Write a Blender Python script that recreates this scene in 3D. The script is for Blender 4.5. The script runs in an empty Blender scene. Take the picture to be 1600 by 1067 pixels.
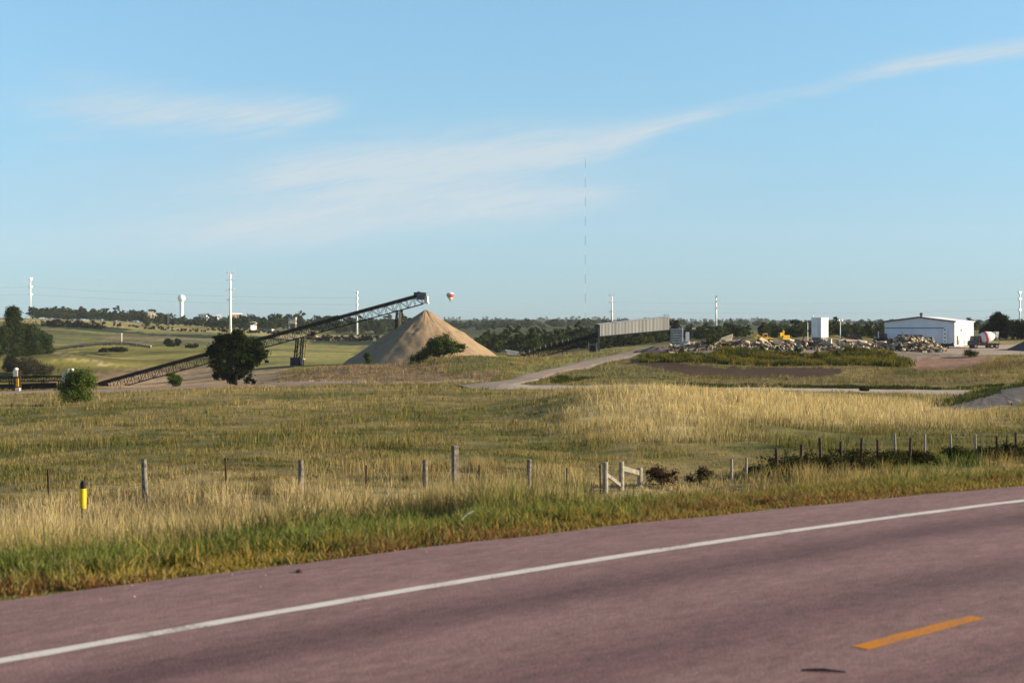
import bpy, math, random
import numpy as np
from mathutils import Vector, Matrix
rng = np.random.default_rng(7)
random.seed(7)
SC = bpy.context.scene
COL = SC.collection
# ------------------------------------------------------------------ survey: focal length (px), eye height, horizon row
F, EYE, HOR = 2222.0, 2.2, 505.0
R = math.radians

# ================================================================== noise helpers
def _hash(ix, iy, seed):
    n = (ix.astype(np.int64) * 374761393 + iy.astype(np.int64) * 668265263 + seed * 1442695041) & 0xFFFFFFFF
    n = ((n ^ (n >> 13)) * 1274126177) & 0xFFFFFFFF
    n = (n ^ (n >> 16)) & 0xFFFFFFFF
    return n / 4294967295.0
def vnoise(x, y, seed=0):
    x = np.asarray(x, float); y = np.asarray(y, float)
    x0 = np.floor(x); y0 = np.floor(y); fx = x - x0; fy = y - y0
    fx = fx * fx * (3 - 2 * fx); fy = fy * fy * (3 - 2 * fy)
    a = _hash(x0, y0, seed); b = _hash(x0 + 1, y0, seed); c = _hash(x0, y0 + 1, seed); d = _hash(x0 + 1, y0 + 1, seed)
    return (a * (1 - fx) + b * fx) * (1 - fy) + (c * (1 - fx) + d * fx) * fy
def fbm(x, y, seed=0, octv=4):
    s = 0; a = 0.5; t = 0
    for k in range(octv):
        s = s + a * vnoise(x * 2**k, y * 2**k, seed + 17 * k); t += a; a *= 0.5
    return s / t
def sstep(a, b, x):
    t = np.clip((np.asarray(x, float) - a) / (b - a), 0, 1); return t * t * (3 - 2 * t)

# ================================================================== road geometry (white line fitted on the flat road plane)
_wl = np.array([(0,1033),(250,989),(519,940),(800,896),(1080,853),(1340,815),(1600,782)], float)
_d = F * EYE / (_wl[:,1] - HOR); _wx = (_wl[:,0] - 800) / F * _d; _wy = _d
AX = R(42.0); TD = np.array([math.cos(AX), math.sin(AX)]); ND = np.array([-TD[1], TD[0]])   # along, and left of, the road
_t = _wx * TD[0] + _wy * TD[1]; _n = _wx * ND[0] + _wy * ND[1]
_c = np.polyfit(_t, _n, 2)
T0, T1 = _t.min() - 3, _t.max() + 5
def road_n(t):
    t = np.asarray(t, float); tc = np.clip(t, T0, T1)
    return np.polyval(_c, tc) + np.polyval(np.polyder(_c), tc) * (t - tc)
def road_s(x, y):
    """distance to the left of the shoulder edge (road lies at s < 0)"""
    t = x * TD[0] + y * TD[1]; n = x * ND[0] + y * ND[1]
    k = np.polyval(np.polyder(_c), np.clip(t, T0, T1))
    return (n - road_n(t)) / np.sqrt(1 + k * k) - edge_w(t)
_el = np.array([(0,933),(520,870),(800,837),(1090,806),(1600,756)], float); _ed = F * EYE / (_el[:,1] - HOR); _ex = (_el[:,0] - 800) / F * _ed
_et = _ex * TD[0] + _ed * TD[1]; _en = _ex * ND[0] + _ed * ND[1]
_ek = np.polyval(np.polyder(_c), np.clip(_et, T0, T1)); _ew = (_en - road_n(_et)) / np.sqrt(1 + _ek * _ek)
_ef = np.polyfit(_et, _ew, 1)
print('shoulder widths', _ew.round(2))
def edge_w(t): return np.polyval(_ef, np.clip(t, _et[0] - 2, _et[-1] + 3))
def road_pt(t, off):
    n = float(road_n(t)) + off
    p = t * TD + n * ND
    return p
ROADW = 10.6

# ================================================================== terrain: depth / screen-row profiles surveyed along bearings
PROF = {
 0:   [(36,797),(55,740),(70,712),(100,674),(130,646),(160,627),(190,617),(215,615),(250,613),(300,609),(385,603),(405,592),(425,578),(450,563),(480,560),(520,566),(600,552),(700,535),(850,512),(1000,503),(1200,496),(1500,500),(3000,505),(7000,505)],
 100: [(37,793),(55,738),(70,710),(100,672),(130,645),(160,626),(190,615),(250,611),(300,608),(385,605),(405,592),(432,563),(460,549),(485,551),(520,558),(580,546),(620,540),(660,545),(740,530),(850,514),(1000,506),(1250,498),(1500,502),(3000,505),(7000,505)],
 200: [(38,789),(55,736),(70,708),(100,669),(130,643),(160,624),(190,613),(250,608),(300,606),(385,604),(405,592),(430,576),(465,567),(495,564),(540,556),(600,543),(640,539),(680,546),(760,532),(880,518),(1000,510),(1250,502),(1500,505),(3000,505),(7000,505)],
 300: [(39,784),(55,734),(70,706),(100,667),(130,640),(160,621),(190,610),(250,604),(300,600),(385,594),(405,584),(430,571),(500,556),(580,546),(640,542),(700,537),(800,526),(900,520),(1000,515),(1250,509),(1600,508),(7000,505)],
 400: [(40,780),(55,732),(70,704),(100,664),(130,637),(160,618),(190,607),(230,602),(260,598),(300,592),(340,583),(380,573),(430,564),(500,553),(600,543),(700,536),(800,528),(900,522),(1050,517),(1300,514),(1800,510),(7000,504)],
 480: [(42,776),(55,731),(70,704),(100,663),(130,635),(160,615),(190,604),(215,600),(235,588),(255,577),(270,575),(300,578),(340,574),(380,570),(430,562),(500,553),(620,543),(750,534),(850,527),(1000,522),(1200,519),(2000,511),(7000,503)],
 560: [(43,772),(55,731),(70,704),(100,662),(130,633),(160,613),(190,602),(210,598),(230,585),(255,571),(275,573),(300,577),(340,573),(380,568),(430,563),(500,555),(620,545),(750,536),(850,529),(1000,525),(1200,522),(2000,511),(7000,501)],
 640: [(44,768),(55,731),(70,704),(100,662),(130,633),(160,613),(190,603),(210,598),(230,585),(255,571),(275,574),(300,578),(340,574),(390,568),(430,562),(500,553),(700,538),(1000,525),(1500,515),(2500,508),(5000,500),(7000,501)],
 700: [(45,765),(55,731),(70,705),(100,663),(130,634),(160,614),(190,604),(210,598),(230,583),(255,562),(272,553),(295,560),(340,564),(390,562),(430,558),(500,550),(800,530),(1500,515),(2500,508),(5000,499),(7000,500)],
 760: [(46,763),(55,732),(70,707),(100,664),(130,635),(155,616),(180,607),(195,603),(215,592),(240,570),(265,555),(280,555),(310,562),(390,560),(500,550),(800,530),(1500,514),(2500,508),(5000,500),(7000,500)],
 820: [(47,761),(55,735),(70,710),(100,662),(125,632),(145,618),(165,612),(185,606),(205,598),(225,590),(250,577),(275,564),(295,561),(320,566),(390,562),(500,552),(800,530),(1500,512),(2500,507),(5000,499),(7000,500)],
 900: [(49,758),(70,713),(90,670),(105,640),(118,618),(127,610),(142,616),(165,611),(190,602),(205,598),(240,585),(270,572),(300,562),(325,553),(345,551),(370,556),(420,554),(600,540),(1500,511),(2500,507),(5000,498),(7000,499)],
 1000:[(51,754),(70,712),(90,664),(105,628),(115,609),(125,605),(142,618),(165,610),(190,602),(215,594),(240,584),(270,572),(300,561),(320,553),(345,544),(365,541),(400,548),(500,540),(800,525),(1500,511),(2500,507),(5000,500),(7000,500)],
 1100:[(53,750),(70,712),(90,668),(105,636),(115,620),(125,616),(140,620),(165,614),(185,609),(197,604),(210,600),(240,590),(265,578),(283,568),(300,556),(320,545),(335,540),(360,537),(420,534),(600,525),(1500,511),(2500,508),(5000,503),(7000,503)],
 1200:[(54,742),(70,712),(90,674),(105,648),(120,628),(140,616),(165,613),(185,610),(197,605),(210,601),(240,590),(265,580),(283,572),(300,558),(320,542),(335,538),(380,535),(450,530),(600,522),(1500,510),(3000,506),(4500,499),(6000,502),(7000,502)],
 1300:[(57,733),(70,710),(90,678),(105,657),(120,640),(140,624),(165,616),(185,611),(197,606),(210,602),(240,591),(265,580),(283,572),(300,557),(320,541),(340,536),(380,533),(450,528),(600,520),(1500,510),(3000,507),(5000,504),(7000,504)],
 1400:[(60,727),(75,702),(100,668),(120,648),(140,632),(165,620),(185,612),(197,607),(210,603),(240,592),(265,582),(283,574),(300,562),(320,547),(340,540),(360,537),(420,532),(600,520),(1500,510),(3000,507),(7000,505)],
 1500:[(62,722),(75,702),(100,670),(120,652),(140,640),(160,628),(175,618),(190,610),(210,603),(240,590),(265,580),(285,572),(305,560),(330,546),(360,537),(420,531),(600,520),(1500,510),(3000,507),(7000,505)],
 1600:[(64,717),(75,700),(100,670),(120,652),(140,640),(160,627),(180,612),(200,602),(220,592),(245,580),(265,572),(285,563),(305,555),(330,546),(360,538),(420,531),(600,520),(1500,510),(3000,507),(7000,505)],
}
LD = np.linspace(math.log(8), math.log(8000), 700)
PX = np.arange(-400, 2001, 20.0)
def _gs(a, sig, ax):
    k = np.arange(-int(3*sig)-1, int(3*sig)+2); w = np.exp(-.5*(k/sig)**2); w /= w.sum()
    pad = [(0,0),(0,0)]; pad[ax] = (len(k)//2, len(k)//2); b = np.pad(a, pad, mode='edge')
    return sum(w[i] * np.take(b, np.arange(i, i + a.shape[ax]), axis=ax) for i in range(len(k)))
_keys = sorted(PROF)
_zc = []
for k in _keys:
    d = np.array([p[0] for p in PROF[k]], float); o = np.array([p[1] for p in PROF[k]], float) - HOR
    z = EYE - o * d / F
    first = z[0]
    off = np.interp(LD, np.log(d), o)
    zz = EYE - off * np.exp(LD) / F
    zz[np.exp(LD) < d[0]] = first
    _zc.append(zz)
_zc = np.array(_zc)
ZT = np.array([[np.interp(p, _keys, _zc[:, j]) for j in range(len(LD))] for p in PX])
ZT = _gs(ZT, 3.0, 1); ZT = _gs(ZT, 1.6, 0)
def table_z(x, y):
    r = np.hypot(x, y); D = np.maximum(y, r * 0.6)
    px = 800 + F * np.asarray(x, float) / np.maximum(D, 1e-3)
    u = np.clip((px - PX[0]) / 20.0, 0, len(PX) - 1.001); v = np.clip((np.log(np.maximum(D, 8.0)) - LD[0]) / (LD[1] - LD[0]), 0, len(LD) - 1.001)
    i = u.astype(int); j = v.astype(int); fu = u - i; fv = v - j
    return (ZT[i,j]*(1-fu)+ZT[i+1,j]*fu)*(1-fv)+(ZT[i,j+1]*(1-fu)+ZT[i+1,j+1]*fu)*fv
def hz(x, y):
    x = np.asarray(x, float); y = np.asarray(y, float)
    s = road_s(x, y)
    tz = table_z(x, y)
    bank = -0.03 - 0.13 * np.clip(s, 0, 14) - 0.045 * np.clip(s - 14, 0, 60)
    w = sstep(5, 20, s)
    z = bank * (1 - w) + tz * w
    r = np.hypot(x, y)
    rough = (fbm(x * 0.35, y * 0.35, 3, 3) - 0.5) * 0.28 * sstep(1.0, 6, s) * (1 - sstep(150, 260, r)) + (fbm(x * .06, y * .06, 9, 3) - .5) * .7 * sstep(6, 16, s) * (1 - sstep(600, 900, r))
    z = z + rough + (fbm(x * .018, y * .018, 19, 3) - .5) * 3.4 * sstep(420, 520, r) * (1 - sstep(1100, 1500, r)) * sstep(40, -60, x)
    z = np.where(s < 0, -0.22, z)
    z = np.where(s < -ROADW - 0.2, -0.06 - 0.12 * np.clip(-ROADW - s, 0, 20), z)
    return z
def hz1(x, y): return float(hz(np.array([x]), np.array([y]))[0])
_mD = np.exp(np.linspace(math.log(9), math.log(7000), 2600))
def at(px, py):
    """ground point seen along a bearing at a given row"""
    x = (px - 800) / F * _mD
    row = HOR + F * (EYE - hz(x, _mD)) / _mD
    ok = np.nonzero(row <= py)[0]
    i = ok[0] if len(ok) else len(_mD) - 1
    return (float(x[i]), float(_mD[i]))
def pos(px, D):
    x = (px - 800) / F * D
    return Vector((x, D, hz1(x, D)))
def P(px, py, D): return Vector(((px - 800) / F * D, D, EYE + (HOR - py) * D / F))
def inside(poly, x, y):
    r = np.zeros(x.shape, bool); n = len(poly)
    for i in range(n):
        x1, y1 = poly[i]; x2, y2 = poly[(i + 1) % n]
        c = ((y1 > y) != (y2 > y)) & (x < (x2 - x1) * (y - y1) / ((y2 - y1) or 1e-9) + x1)
        r ^= c
    return r
def plan(pts): return [at(*p) if len(p) == 2 else ((p[0]-800)/F*p[2], float(p[2])) for p in pts]

# ================================================================== materials
def nodes(name):
    m = bpy.data.materials.new(name); m.use_nodes = True
    nt = m.node_tree; nt.nodes.clear(); return m, nt
def principled(nt, col=None, rough=.6, metal=0, spec=.3):
    o = nt.nodes.new('ShaderNodeOutputMaterial'); b = nt.nodes.new('ShaderNodeBsdfPrincipled')
    nt.links.new(b.outputs[0], o.inputs[0])
    b.inputs['Roughness'].default_value = rough; b.inputs['Metallic'].default_value = metal
    b.inputs['Specular IOR Level'].default_value = spec
    if col: b.inputs['Base Color'].default_value = (*col, 1)
    return b
def paint(name, col, rough=.55, metal=0.0, var=.25, scale=1.5, spec=.3, dirt=None):
    """weathered solid colour: base mottled by noise in object space"""
    m, nt = nodes(name); b = principled(nt, col, rough, metal, spec); L = nt.links
    tc = nt.nodes.new('ShaderNodeTexCoord'); n = nt.nodes.new('ShaderNodeTexNoise')
    n.inputs['Scale'].default_value = scale; n.inputs['Detail'].default_value = 5
    L.new(tc.outputs['Object'], n.inputs['Vector'])
    r = nt.nodes.new('ShaderNodeValToRGB')
    d = dirt or tuple(c * (1 - var * 1.4) for c in col)
    r.color_ramp.elements[0].position = .32; r.color_ramp.elements[0].color = (*d, 1)
    r.color_ramp.elements[1].position = .62; r.color_ramp.elements[1].color = (*[min(1, c * (1 + var * .3)) for c in col], 1)
    L.new(n.outputs[0], r.inputs[0]); L.new(r.outputs[0], b.inputs['Base Color'])
    return m
def leafmat(name, trans=.3):
    m, nt = nodes(name); L = nt.links
    o = nt.nodes.new('ShaderNodeOutputMaterial'); a = nt.nodes.new('ShaderNodeAttribute'); a.attribute_name = 'Col'
    d = nt.nodes.new('ShaderNodeBsdfDiffuse'); t = nt.nodes.new('ShaderNodeBsdfTranslucent'); x = nt.nodes.new('ShaderNodeMixShader')
    x.inputs[0].default_value = trans
    L.new(a.outputs['Color'], d.inputs[0]); L.new(a.outputs['Color'], t.inputs[0])
    L.new(d.outputs[0], x.inputs[1]); L.new(t.outputs[0], x.inputs[2]); L.new(x.outputs[0], o.inputs[0])
    return m
def groundmat(name, attr=True, col=(.3,.25,.2), var=.35, s1=.5, s2=6.0, bump=.4):
    m, nt = nodes(name); b = principled(nt, None, .95, 0, .1); L = nt.links
    g = nt.nodes.new('ShaderNodeNewGeometry')
    n1 = nt.nodes.new('ShaderNodeTexNoise'); n1.inputs['Scale'].default_value = s1; n1.inputs['Detail'].default_value = 8; n1.inputs['Roughness'].default_value = .65
    n2 = nt.nodes.new('ShaderNodeTexNoise'); n2.inputs['Scale'].default_value = s2; n2.inputs['Detail'].default_value = 4
    L.new(g.outputs['Position'], n1.inputs['Vector']); L.new(g.outputs['Position'], n2.inputs['Vector'])
    ad = nt.nodes.new('ShaderNodeMath'); ad.operation = 'ADD'; L.new(n1.outputs[0], ad.inputs[0]); L.new(n2.outputs[0], ad.inputs[1])
    mr = nt.nodes.new('ShaderNodeMapRange'); mr.inputs[1].default_value = .7; mr.inputs[2].default_value = 1.3
    mr.inputs[3].default_value = 1 - var; mr.inputs[4].default_value = 1 + var
    L.new(ad.outputs[0], mr.inputs[0])
    mx = nt.nodes.new('ShaderNodeMix'); mx.data_type = 'RGBA'; mx.blend_type = 'MULTIPLY'; mx.inputs[0].default_value = 1
    if attr:
        a = nt.nodes.new('ShaderNodeAttribute'); a.attribute_name = 'Col'; L.new(a.outputs['Color'], mx.inputs[6])
    else: mx.inputs[6].default_value = (*[q * .76 for q in col], 1)
    L.new(mr.outputs[0], mx.inputs[7]); L.new(mx.outputs[2], b.inputs['Base Color'])
    bp = nt.nodes.new('ShaderNodeBump'); bp.inputs['Strength'].default_value = bump; bp.inputs['Distance'].default_value = .15
    L.new(ad.outputs[0], bp.inputs['Height']); L.new(bp.outputs[0], b.inputs['Normal'])
    return m
M = {}
M['ground'] = groundmat('ground')
M['grass'] = leafmat('grass_blades', .35)
M['leaf'] = leafmat('leaves', .3)
M['bark'] = paint('bark', (.09,.065,.045), .9, var=.4, scale=4)
M['dirt'] = groundmat('packed_gravel', False, (.33,.27,.22), .3, .4, 5)
M['lane'] = groundmat('pale_gravel', False, (.46,.39,.32), .2, .4, 5)
M['drive'] = groundmat('worn_asphalt', False, (.135,.12,.11), .45, .5, 4)
M['track'] = groundmat('pink_gravel', False, (.36,.26,.21), .3, .4, 5)
M['yard'] = groundmat('yard_gravel', False, (.45,.36,.29), .25, .3, 4)
M['sand'] = groundmat('sand', False, (.36,.26,.16), .24, .25, 3.5, .3)
M['darkgravel'] = groundmat('dark_gravel', False, (.16,.12,.13), .2, .6, 8)
M['soil'] = groundmat('red_soil', False, (.22,.12,.07), .4, .6, 5)
M['white'] = paint('white_paint', (.80,.80,.79), .5, var=.08, scale=.6)
M['white_line'] = paint('road_line_white', (.55,.53,.50), .8, var=.35, scale=5)
M['yellow_line'] = paint('road_line_yellow', (.48,.20,.01), .8, var=.45, scale=7)
M['wallshade'] = paint('shaded_white_siding', (.72,.74,.78), .45, var=.08, scale=.4)  # cooler, dimmer copy of the white: gable shade put into the colour
M['steel'] = paint('dark_steel', (.008,.008,.009), .75, .0, var=.5, scale=1.2, dirt=(.016,.010,.007), spec=.08)
M['steel2'] = paint('grey_steel', (.12,.12,.12), .55, .3, var=.4, scale=1.2)
M['galv'] = paint('galvanized', (.38,.39,.38), .45, .25, var=.3, scale=.7)
M['pole'] = paint('galvanized_pole', (.88,.89,.88), .45, .0, var=.05, scale=.2)
M['belt'] = paint('rubber_belt', (.006,.006,.007), .85, var=.4, spec=.08)
M['yellow'] = paint('machine_yellow', (.72,.42,.02), .5, var=.18, scale=1.6)
M['tanpaint'] = paint('tan_paint', (.55,.42,.22), .6, var=.35, scale=1.4, dirt=(.28,.14,.07))
M['cream'] = paint('cream_paint', (.70,.66,.55), .6, var=.2)
M['concrete'] = paint('concrete', (.36,.29,.21), .9, var=.3, scale=1.2)
M['concrete2'] = paint('pale_concrete', (.54,.45,.31), .9, var=.25, scale=1.2)
M['concrete3'] = paint('dark_concrete', (.15,.12,.10), .9, var=.35, scale=1.2)
M['wood'] = paint('weathered_wood', (.17,.15,.125), .9, var=.45, scale=9)
M['woodpale'] = paint('bleached_wood', (.29,.265,.21), .9, var=.3, scale=9)
M['rust'] = paint('rusty_post', (.07,.04,.028), .85, var=.4, scale=8)
M['marker'] = paint('marker_yellow', (.66,.46,.01), .5, var=.12, scale=3)
M['black'] = paint('black_plastic', (.007,.007,.009), .5, var=.3)
M['wire'] = paint('fence_wire', (.07,.065,.06), .7)
M['cable'] = paint('cable', (.18,.19,.20), .6)
M['tyre'] = paint('tyre', (.022,.022,.024), .85)
M['red'] = paint('red_paint', (.55,.04,.03), .45, var=.2)
M['redcloth'] = paint('red_cloth', (.62,.03,.06), .7, var=.1)
M['whitecloth'] = paint('white_cloth', (.80,.70,.70), .7, var=.05)
M['yellowcloth'] = paint('yellow_cloth', (.75,.58,.16), .7, var=.1)
M['maroon'] = paint('maroon_paint', (.09,.02,.03), .5)
M['bluedark'] = paint('dark_blue_paint', (.010,.013,.026), .45)
M['glass'] = paint('dark_glass', (.03,.04,.05), .1, spec=.6)
M['roofgrey'] = paint('grey_roof', (.32,.31,.30), .6)
M['trim'] = paint('dark_trim', (.07,.08,.10), .5)
M['brick'] = paint('tan_wall', (.36,.26,.18), .8)
M['wicker'] = paint('wicker', (.14,.08,.04), .9)
# corrugated siding: real ribs come from the mesh, the panels differ a little in weathering
def corrug():
    m, nt = nodes('corrugated_sheet'); b = principled(nt, None, .5, .15, .3); L = nt.links
    a = nt.nodes.new('ShaderNodeAttribute'); a.attribute_name = 'Col'
    L.new(a.outputs['Color'], b.inputs['Base Color']); return m
M['corrug'] = corrug()
def roadmat():
    m, nt = nodes('pink_asphalt'); b = principled(nt, None, .8, 0, .25); L = nt.links; N = nt.nodes.new
    uv = N('ShaderNodeUVMap'); uv.uv_map = 'UV'
    sep = N('ShaderNodeSeparateXYZ'); L.new(uv.outputs[0], sep.inputs[0])
    def math_(op, a, c=None):
        n = N('ShaderNodeMath'); n.operation = op
        for k, v in enumerate((a, c)):
            if v is None: continue
            if isinstance(v, (int, float)): n.inputs[k].default_value = v
            else: L.new(v, n.inputs[k])
        return n.outputs[0]
    def noise(sx, sy, det=4, rough=.6):
        mp = N('ShaderNodeMapping'); mp.inputs['Scale'].default_value = (sx, sy, 1); L.new(uv.outputs[0], mp.inputs[0])
        n = N('ShaderNodeTexNoise'); n.inputs['Scale'].default_value = 1; n.inputs['Detail'].default_value = det; n.inputs['Roughness'].default_value = rough
        L.new(mp.outputs[0], n.inputs['Vector']); return n.outputs[0]
    # worn wheel paths: a dark, polished band where the tyres run (across = u, metres from the edge)
    wob = noise(.25, .12, 2)
    u = math_('ADD', sep.outputs[0], math_('MULTIPLY', math_('SUBTRACT', wob, .5), .35))
    tot = None
    for c0, w, k in ((-2.15, .42, 1.0), (-3.95, .50, .8), (-5.7, .45, .75), (-7.5, .45, .7)):
        q = math_('DIVIDE', math_('SUBTRACT', u, c0), w)
        g = math_('MULTIPLY', math_('POWER', 2.718, math_('MULTIPLY', math_('MULTIPLY', q, q), -1)), k)
        tot = g if tot is None else math_('ADD', tot, g)
    tot = math_('MULTIPLY', tot, math_('ADD', math_('MULTIPLY', noise(.7, .18, 4), 1.1), .35))
    ramp = N('ShaderNodeMix'); ramp.data_type = 'RGBA'
    ramp.inputs[6].default_value = (.170,.102,.096,1); ramp.inputs[7].default_value = (.090,.047,.049,1)
    L.new(tot, ramp.inputs[0])
    agg = N('ShaderNodeTexVoronoi'); agg.inputs['Scale'].default_value = 55; L.new(uv.outputs[0], agg.inputs['Vector'])
    g1 = noise(26, 7, 5, .75); g2 = noise(1.6, .5, 5); g3 = noise(8, 2.2, 4)
    s = math_('ADD', math_('ADD', math_('MULTIPLY', g1, 1.0), math_('MULTIPLY', g2, .45)), math_('ADD', math_('MULTIPLY', g3, .62), math_('MULTIPLY', agg.outputs[0], .25)))
    mr = N('ShaderNodeMapRange'); mr.inputs[1].default_value = .72; mr.inputs[2].default_value = 1.44; mr.inputs[3].default_value = .38; mr.inputs[4].default_value = 1.62
    L.new(s, mr.inputs[0])
    mx = N('ShaderNodeMix'); mx.data_type = 'RGBA'; mx.blend_type = 'MULTIPLY'; mx.inputs[0].default_value = 1
    L.new(ramp.outputs[2], mx.inputs[6]); L.new(mr.outputs[0], mx.inputs[7]); L.new(mx.outputs[2], b.inputs['Base Color'])
    bp = N('ShaderNodeBump'); bp.inputs['Strength'].default_value = .25; bp.inputs['Distance'].default_value = .010
    L.new(math_('ADD', g1, agg.outputs[0]), bp.inputs['Height']); L.new(bp.outputs[0], b.inputs['Normal'])
    return m
M['road'] = roadmat()
def linemat(name, col, wear):
    m, nt = nodes(name); b = principled(nt, None, .8, 0, .2); L = nt.links; N = nt.nodes.new
    g = N('ShaderNodeNewGeometry'); a = N('ShaderNodeTexNoise'); a.inputs['Scale'].default_value = 38; a.inputs['Detail'].default_value = 6; a.inputs['Roughness'].default_value = .75
    c = N('ShaderNodeTexNoise'); c.inputs['Scale'].default_value = 2.2; c.inputs['Detail'].default_value = 4
    L.new(g.outputs['Position'], a.inputs['Vector']); L.new(g.outputs['Position'], c.inputs['Vector'])
    ad = N('ShaderNodeMath'); ad.operation = 'MULTIPLY_ADD'; L.new(c.outputs[0], ad.inputs[0]); ad.inputs[1].default_value = .6; L.new(a.outputs[0], ad.inputs[2])
    r = N('ShaderNodeValToRGB'); e = r.color_ramp.elements; e[0].position = wear - .06; e[0].color = (*col, 1); e[1].position = wear + .06; e[1].color = (.17, .125, .115, 1)
    L.new(ad.outputs[0], r.inputs[0]); L.new(r.outputs[0], b.inputs['Base Color']); return m
M['white_line'] = linemat('worn_white_paint', (.56,.54,.51), .90); M['yellow_line'] = linemat('worn_yellow_paint', (.47,.175,.004), .87)

# ================================================================== object helpers
def tag(o, label=None, cat=None, group=None, kind=None):
    if label: o['label'] = label
    if cat: o['category'] = cat
    if group: o['group'] = group
    if kind: o['kind'] = kind
    return o
def fastmesh(name, V, faces, cols=None, uv=None, smooth=False):
    """V (n,3); faces (m,k) int array of one size"""
    me = bpy.data.meshes.new(name); V = np.asarray(V, np.float32); Fc = np.asarray(faces, np.int32)
    m, k = Fc.shape
    me.vertices.add(len(V)); me.vertices.foreach_set('co', V.ravel())
    me.loops.add(m * k); me.loops.foreach_set('vertex_index', Fc.ravel())
    me.polygons.add(m); me.polygons.foreach_set('loop_start', np.arange(0, m * k, k, dtype=np.int32)); me.polygons.foreach_set('loop_total', np.full(m, k, np.int32))
    me.polygons.foreach_set('use_smooth', np.full(m, smooth, bool))
    me.update(calc_edges=True)
    if cols is not None:
        a = me.color_attributes.new('Col', 'FLOAT_COLOR', 'POINT')
        c = np.ones((len(V), 4), np.float32); c[:, :3] = cols; a.data.foreach_set('color', c.ravel())
    if uv is not None:
        l = me.uv_layers.new(name='UV'); l.data.foreach_set('uv', np.asarray(uv, np.float32)[Fc.ravel()].ravel())
    return me
def link(name, me, mat, parent=None):
    o = bpy.data.objects.new(name, me); COL.objects.link(o)
    if mat and not me.materials: me.materials.append(mat)
    if parent: o.parent = parent
    return o
class MB:
    def __init__(s): s.v = []; s.f = []
    def add(s, vs, fs):
        b = len(s.v); s.v += [Vector(v) for v in vs]; s.f += [tuple(i + b for i in f) for f in fs]; return s
    def box(s, c, size, rz=0, rot=None):
        c = Vector(c); hx, hy, hz_ = (q / 2 for q in size)
        m = rot if rot else Matrix.Rotation(rz, 3, 'Z')
        vs = [c + m @ Vector((x*hx, y*hy, z*hz_)) for z in (-1,1) for x, y in ((-1,-1),(1,-1),(1,1),(-1,1))]
        return s.add(vs, [(3,2,1,0),(4,5,6,7),(0,1,5,4),(1,2,6,5),(2,3,7,6),(3,0,4,7)])
    def bar(s, p, q, w, h=None):
        p = Vector(p); q = Vector(q); d = q - p; L = d.length
        if L < 1e-6: return s
        h = h or w; x = d.normalized(); up = Vector((0,0,1)) if abs(x.z) < .98 else Vector((0,1,0))
        y = up.cross(x).normalized(); z = x.cross(y)
        m = Matrix((x, y, z)).transposed()
        return s.box((p + q) / 2, (L, w, h), rot=m)
    def cyl(s, p, q, r1, r2=None, n=12):
        p = Vector(p); q = Vector(q); r2 = r1 if r2 is None else r2; x = (q - p).normalized()
        up = Vector((0,0,1)) if abs(x.z) < .98 else Vector((0,1,0)); y = up.cross(x).normalized(); z = x.cross(y)
        vs = [p + r1 * (math.cos(a)*y + math.sin(a)*z) for a in (2*math.pi*k/n for k in range(n))] + [q + r2 * (math.cos(a)*y + math.sin(a)*z) for a in (2*math.pi*k/n for k in range(n))]
        fs = [(k, (k+1)%n, n+(k+1)%n, n+k) for k in range(n)] + [tuple(range(n))[::-1], tuple(range(n, 2*n))]
        return s.add(vs, fs)
    def lathe(s, base, prof, n=24, axis=Vector((0,0,1))):
        base = Vector(base); x = Vector(axis).normalized(); up = Vector((0,0,1)) if abs(x.z) < .98 else Vector((0,1,0))
        y = up.cross(x).normalized(); z = x.cross(y); vs = []; fs = []
        for r, h in prof: vs += [base + x*h + max(r, 1e-3)*(math.cos(2*math.pi*k/n)*y + math.sin(2*math.pi*k/n)*z) for k in range(n)]
        for j in range(len(prof)-1):
            for k in range(n): fs.append((j*n+k, j*n+(k+1)%n, (j+1)*n+(k+1)%n, (j+1)*n+k))
        fs.append(tuple(range(n))[::-1]); fs.append(tuple(range((len(prof)-1)*n, len(prof)*n)))
        return s.add(vs, fs)
    def prism(s, outline, y0, y1):
        """outline in x,z extruded along y"""
        n = len(outline); vs = [(x, y0, z) for x, z in outline] + [(x, y1, z) for x, z in outline]
        return s.add(vs, [tuple(range(n)), tuple(range(n, 2*n))[::-1]] + [((k+1)%n, k, n+k, n+(k+1)%n) for k in range(n)])
    def build(s, name, mat, parent=None, world=False, smooth=False, bevel=0):
        me = bpy.data.meshes.new(name)
        o0 = Vector((0,0,0))
        if world and parent:
            p = parent
            while p: o0 = o0 + p.location; p = p.parent
        me.from_pydata([tuple(v - o0) for v in s.v], [], s.f)
        if smooth: me.polygons.foreach_set('use_smooth', [True]*len(me.polygons))
        me.validate(); me.update()
        o = link(name, me, M[mat] if isinstance(mat, str) else mat, parent)
        if bevel:
            md = o.modifiers.new('bevel', 'BEVEL'); md.width = bevel; md.segments = 2; md.limit_method = 'ANGLE'
        return o
def thing(name, label, cat, loc, rz=0, group=None):
    o = bpy.data.objects.new(name, None); COL.objects.link(o); o.location = loc; o.rotation_euler = (0,0,rz); o.empty_display_size = .5
    return tag(o, label, cat, group)
def dup(root, loc, rz=0, scale=None, label=None):
    def cp(o, par):
        c = o.copy(); COL.objects.link(c); c.parent = par
        for ch in list(o.children): cp(ch, c)
        return c
    r = cp(root, None); r.location = loc; r.rotation_euler = (0,0,rz)
    if scale: r.scale = (scale,)*3 if isinstance(scale, (int,float)) else scale
    if label: r['label'] = label
    return r

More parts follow.
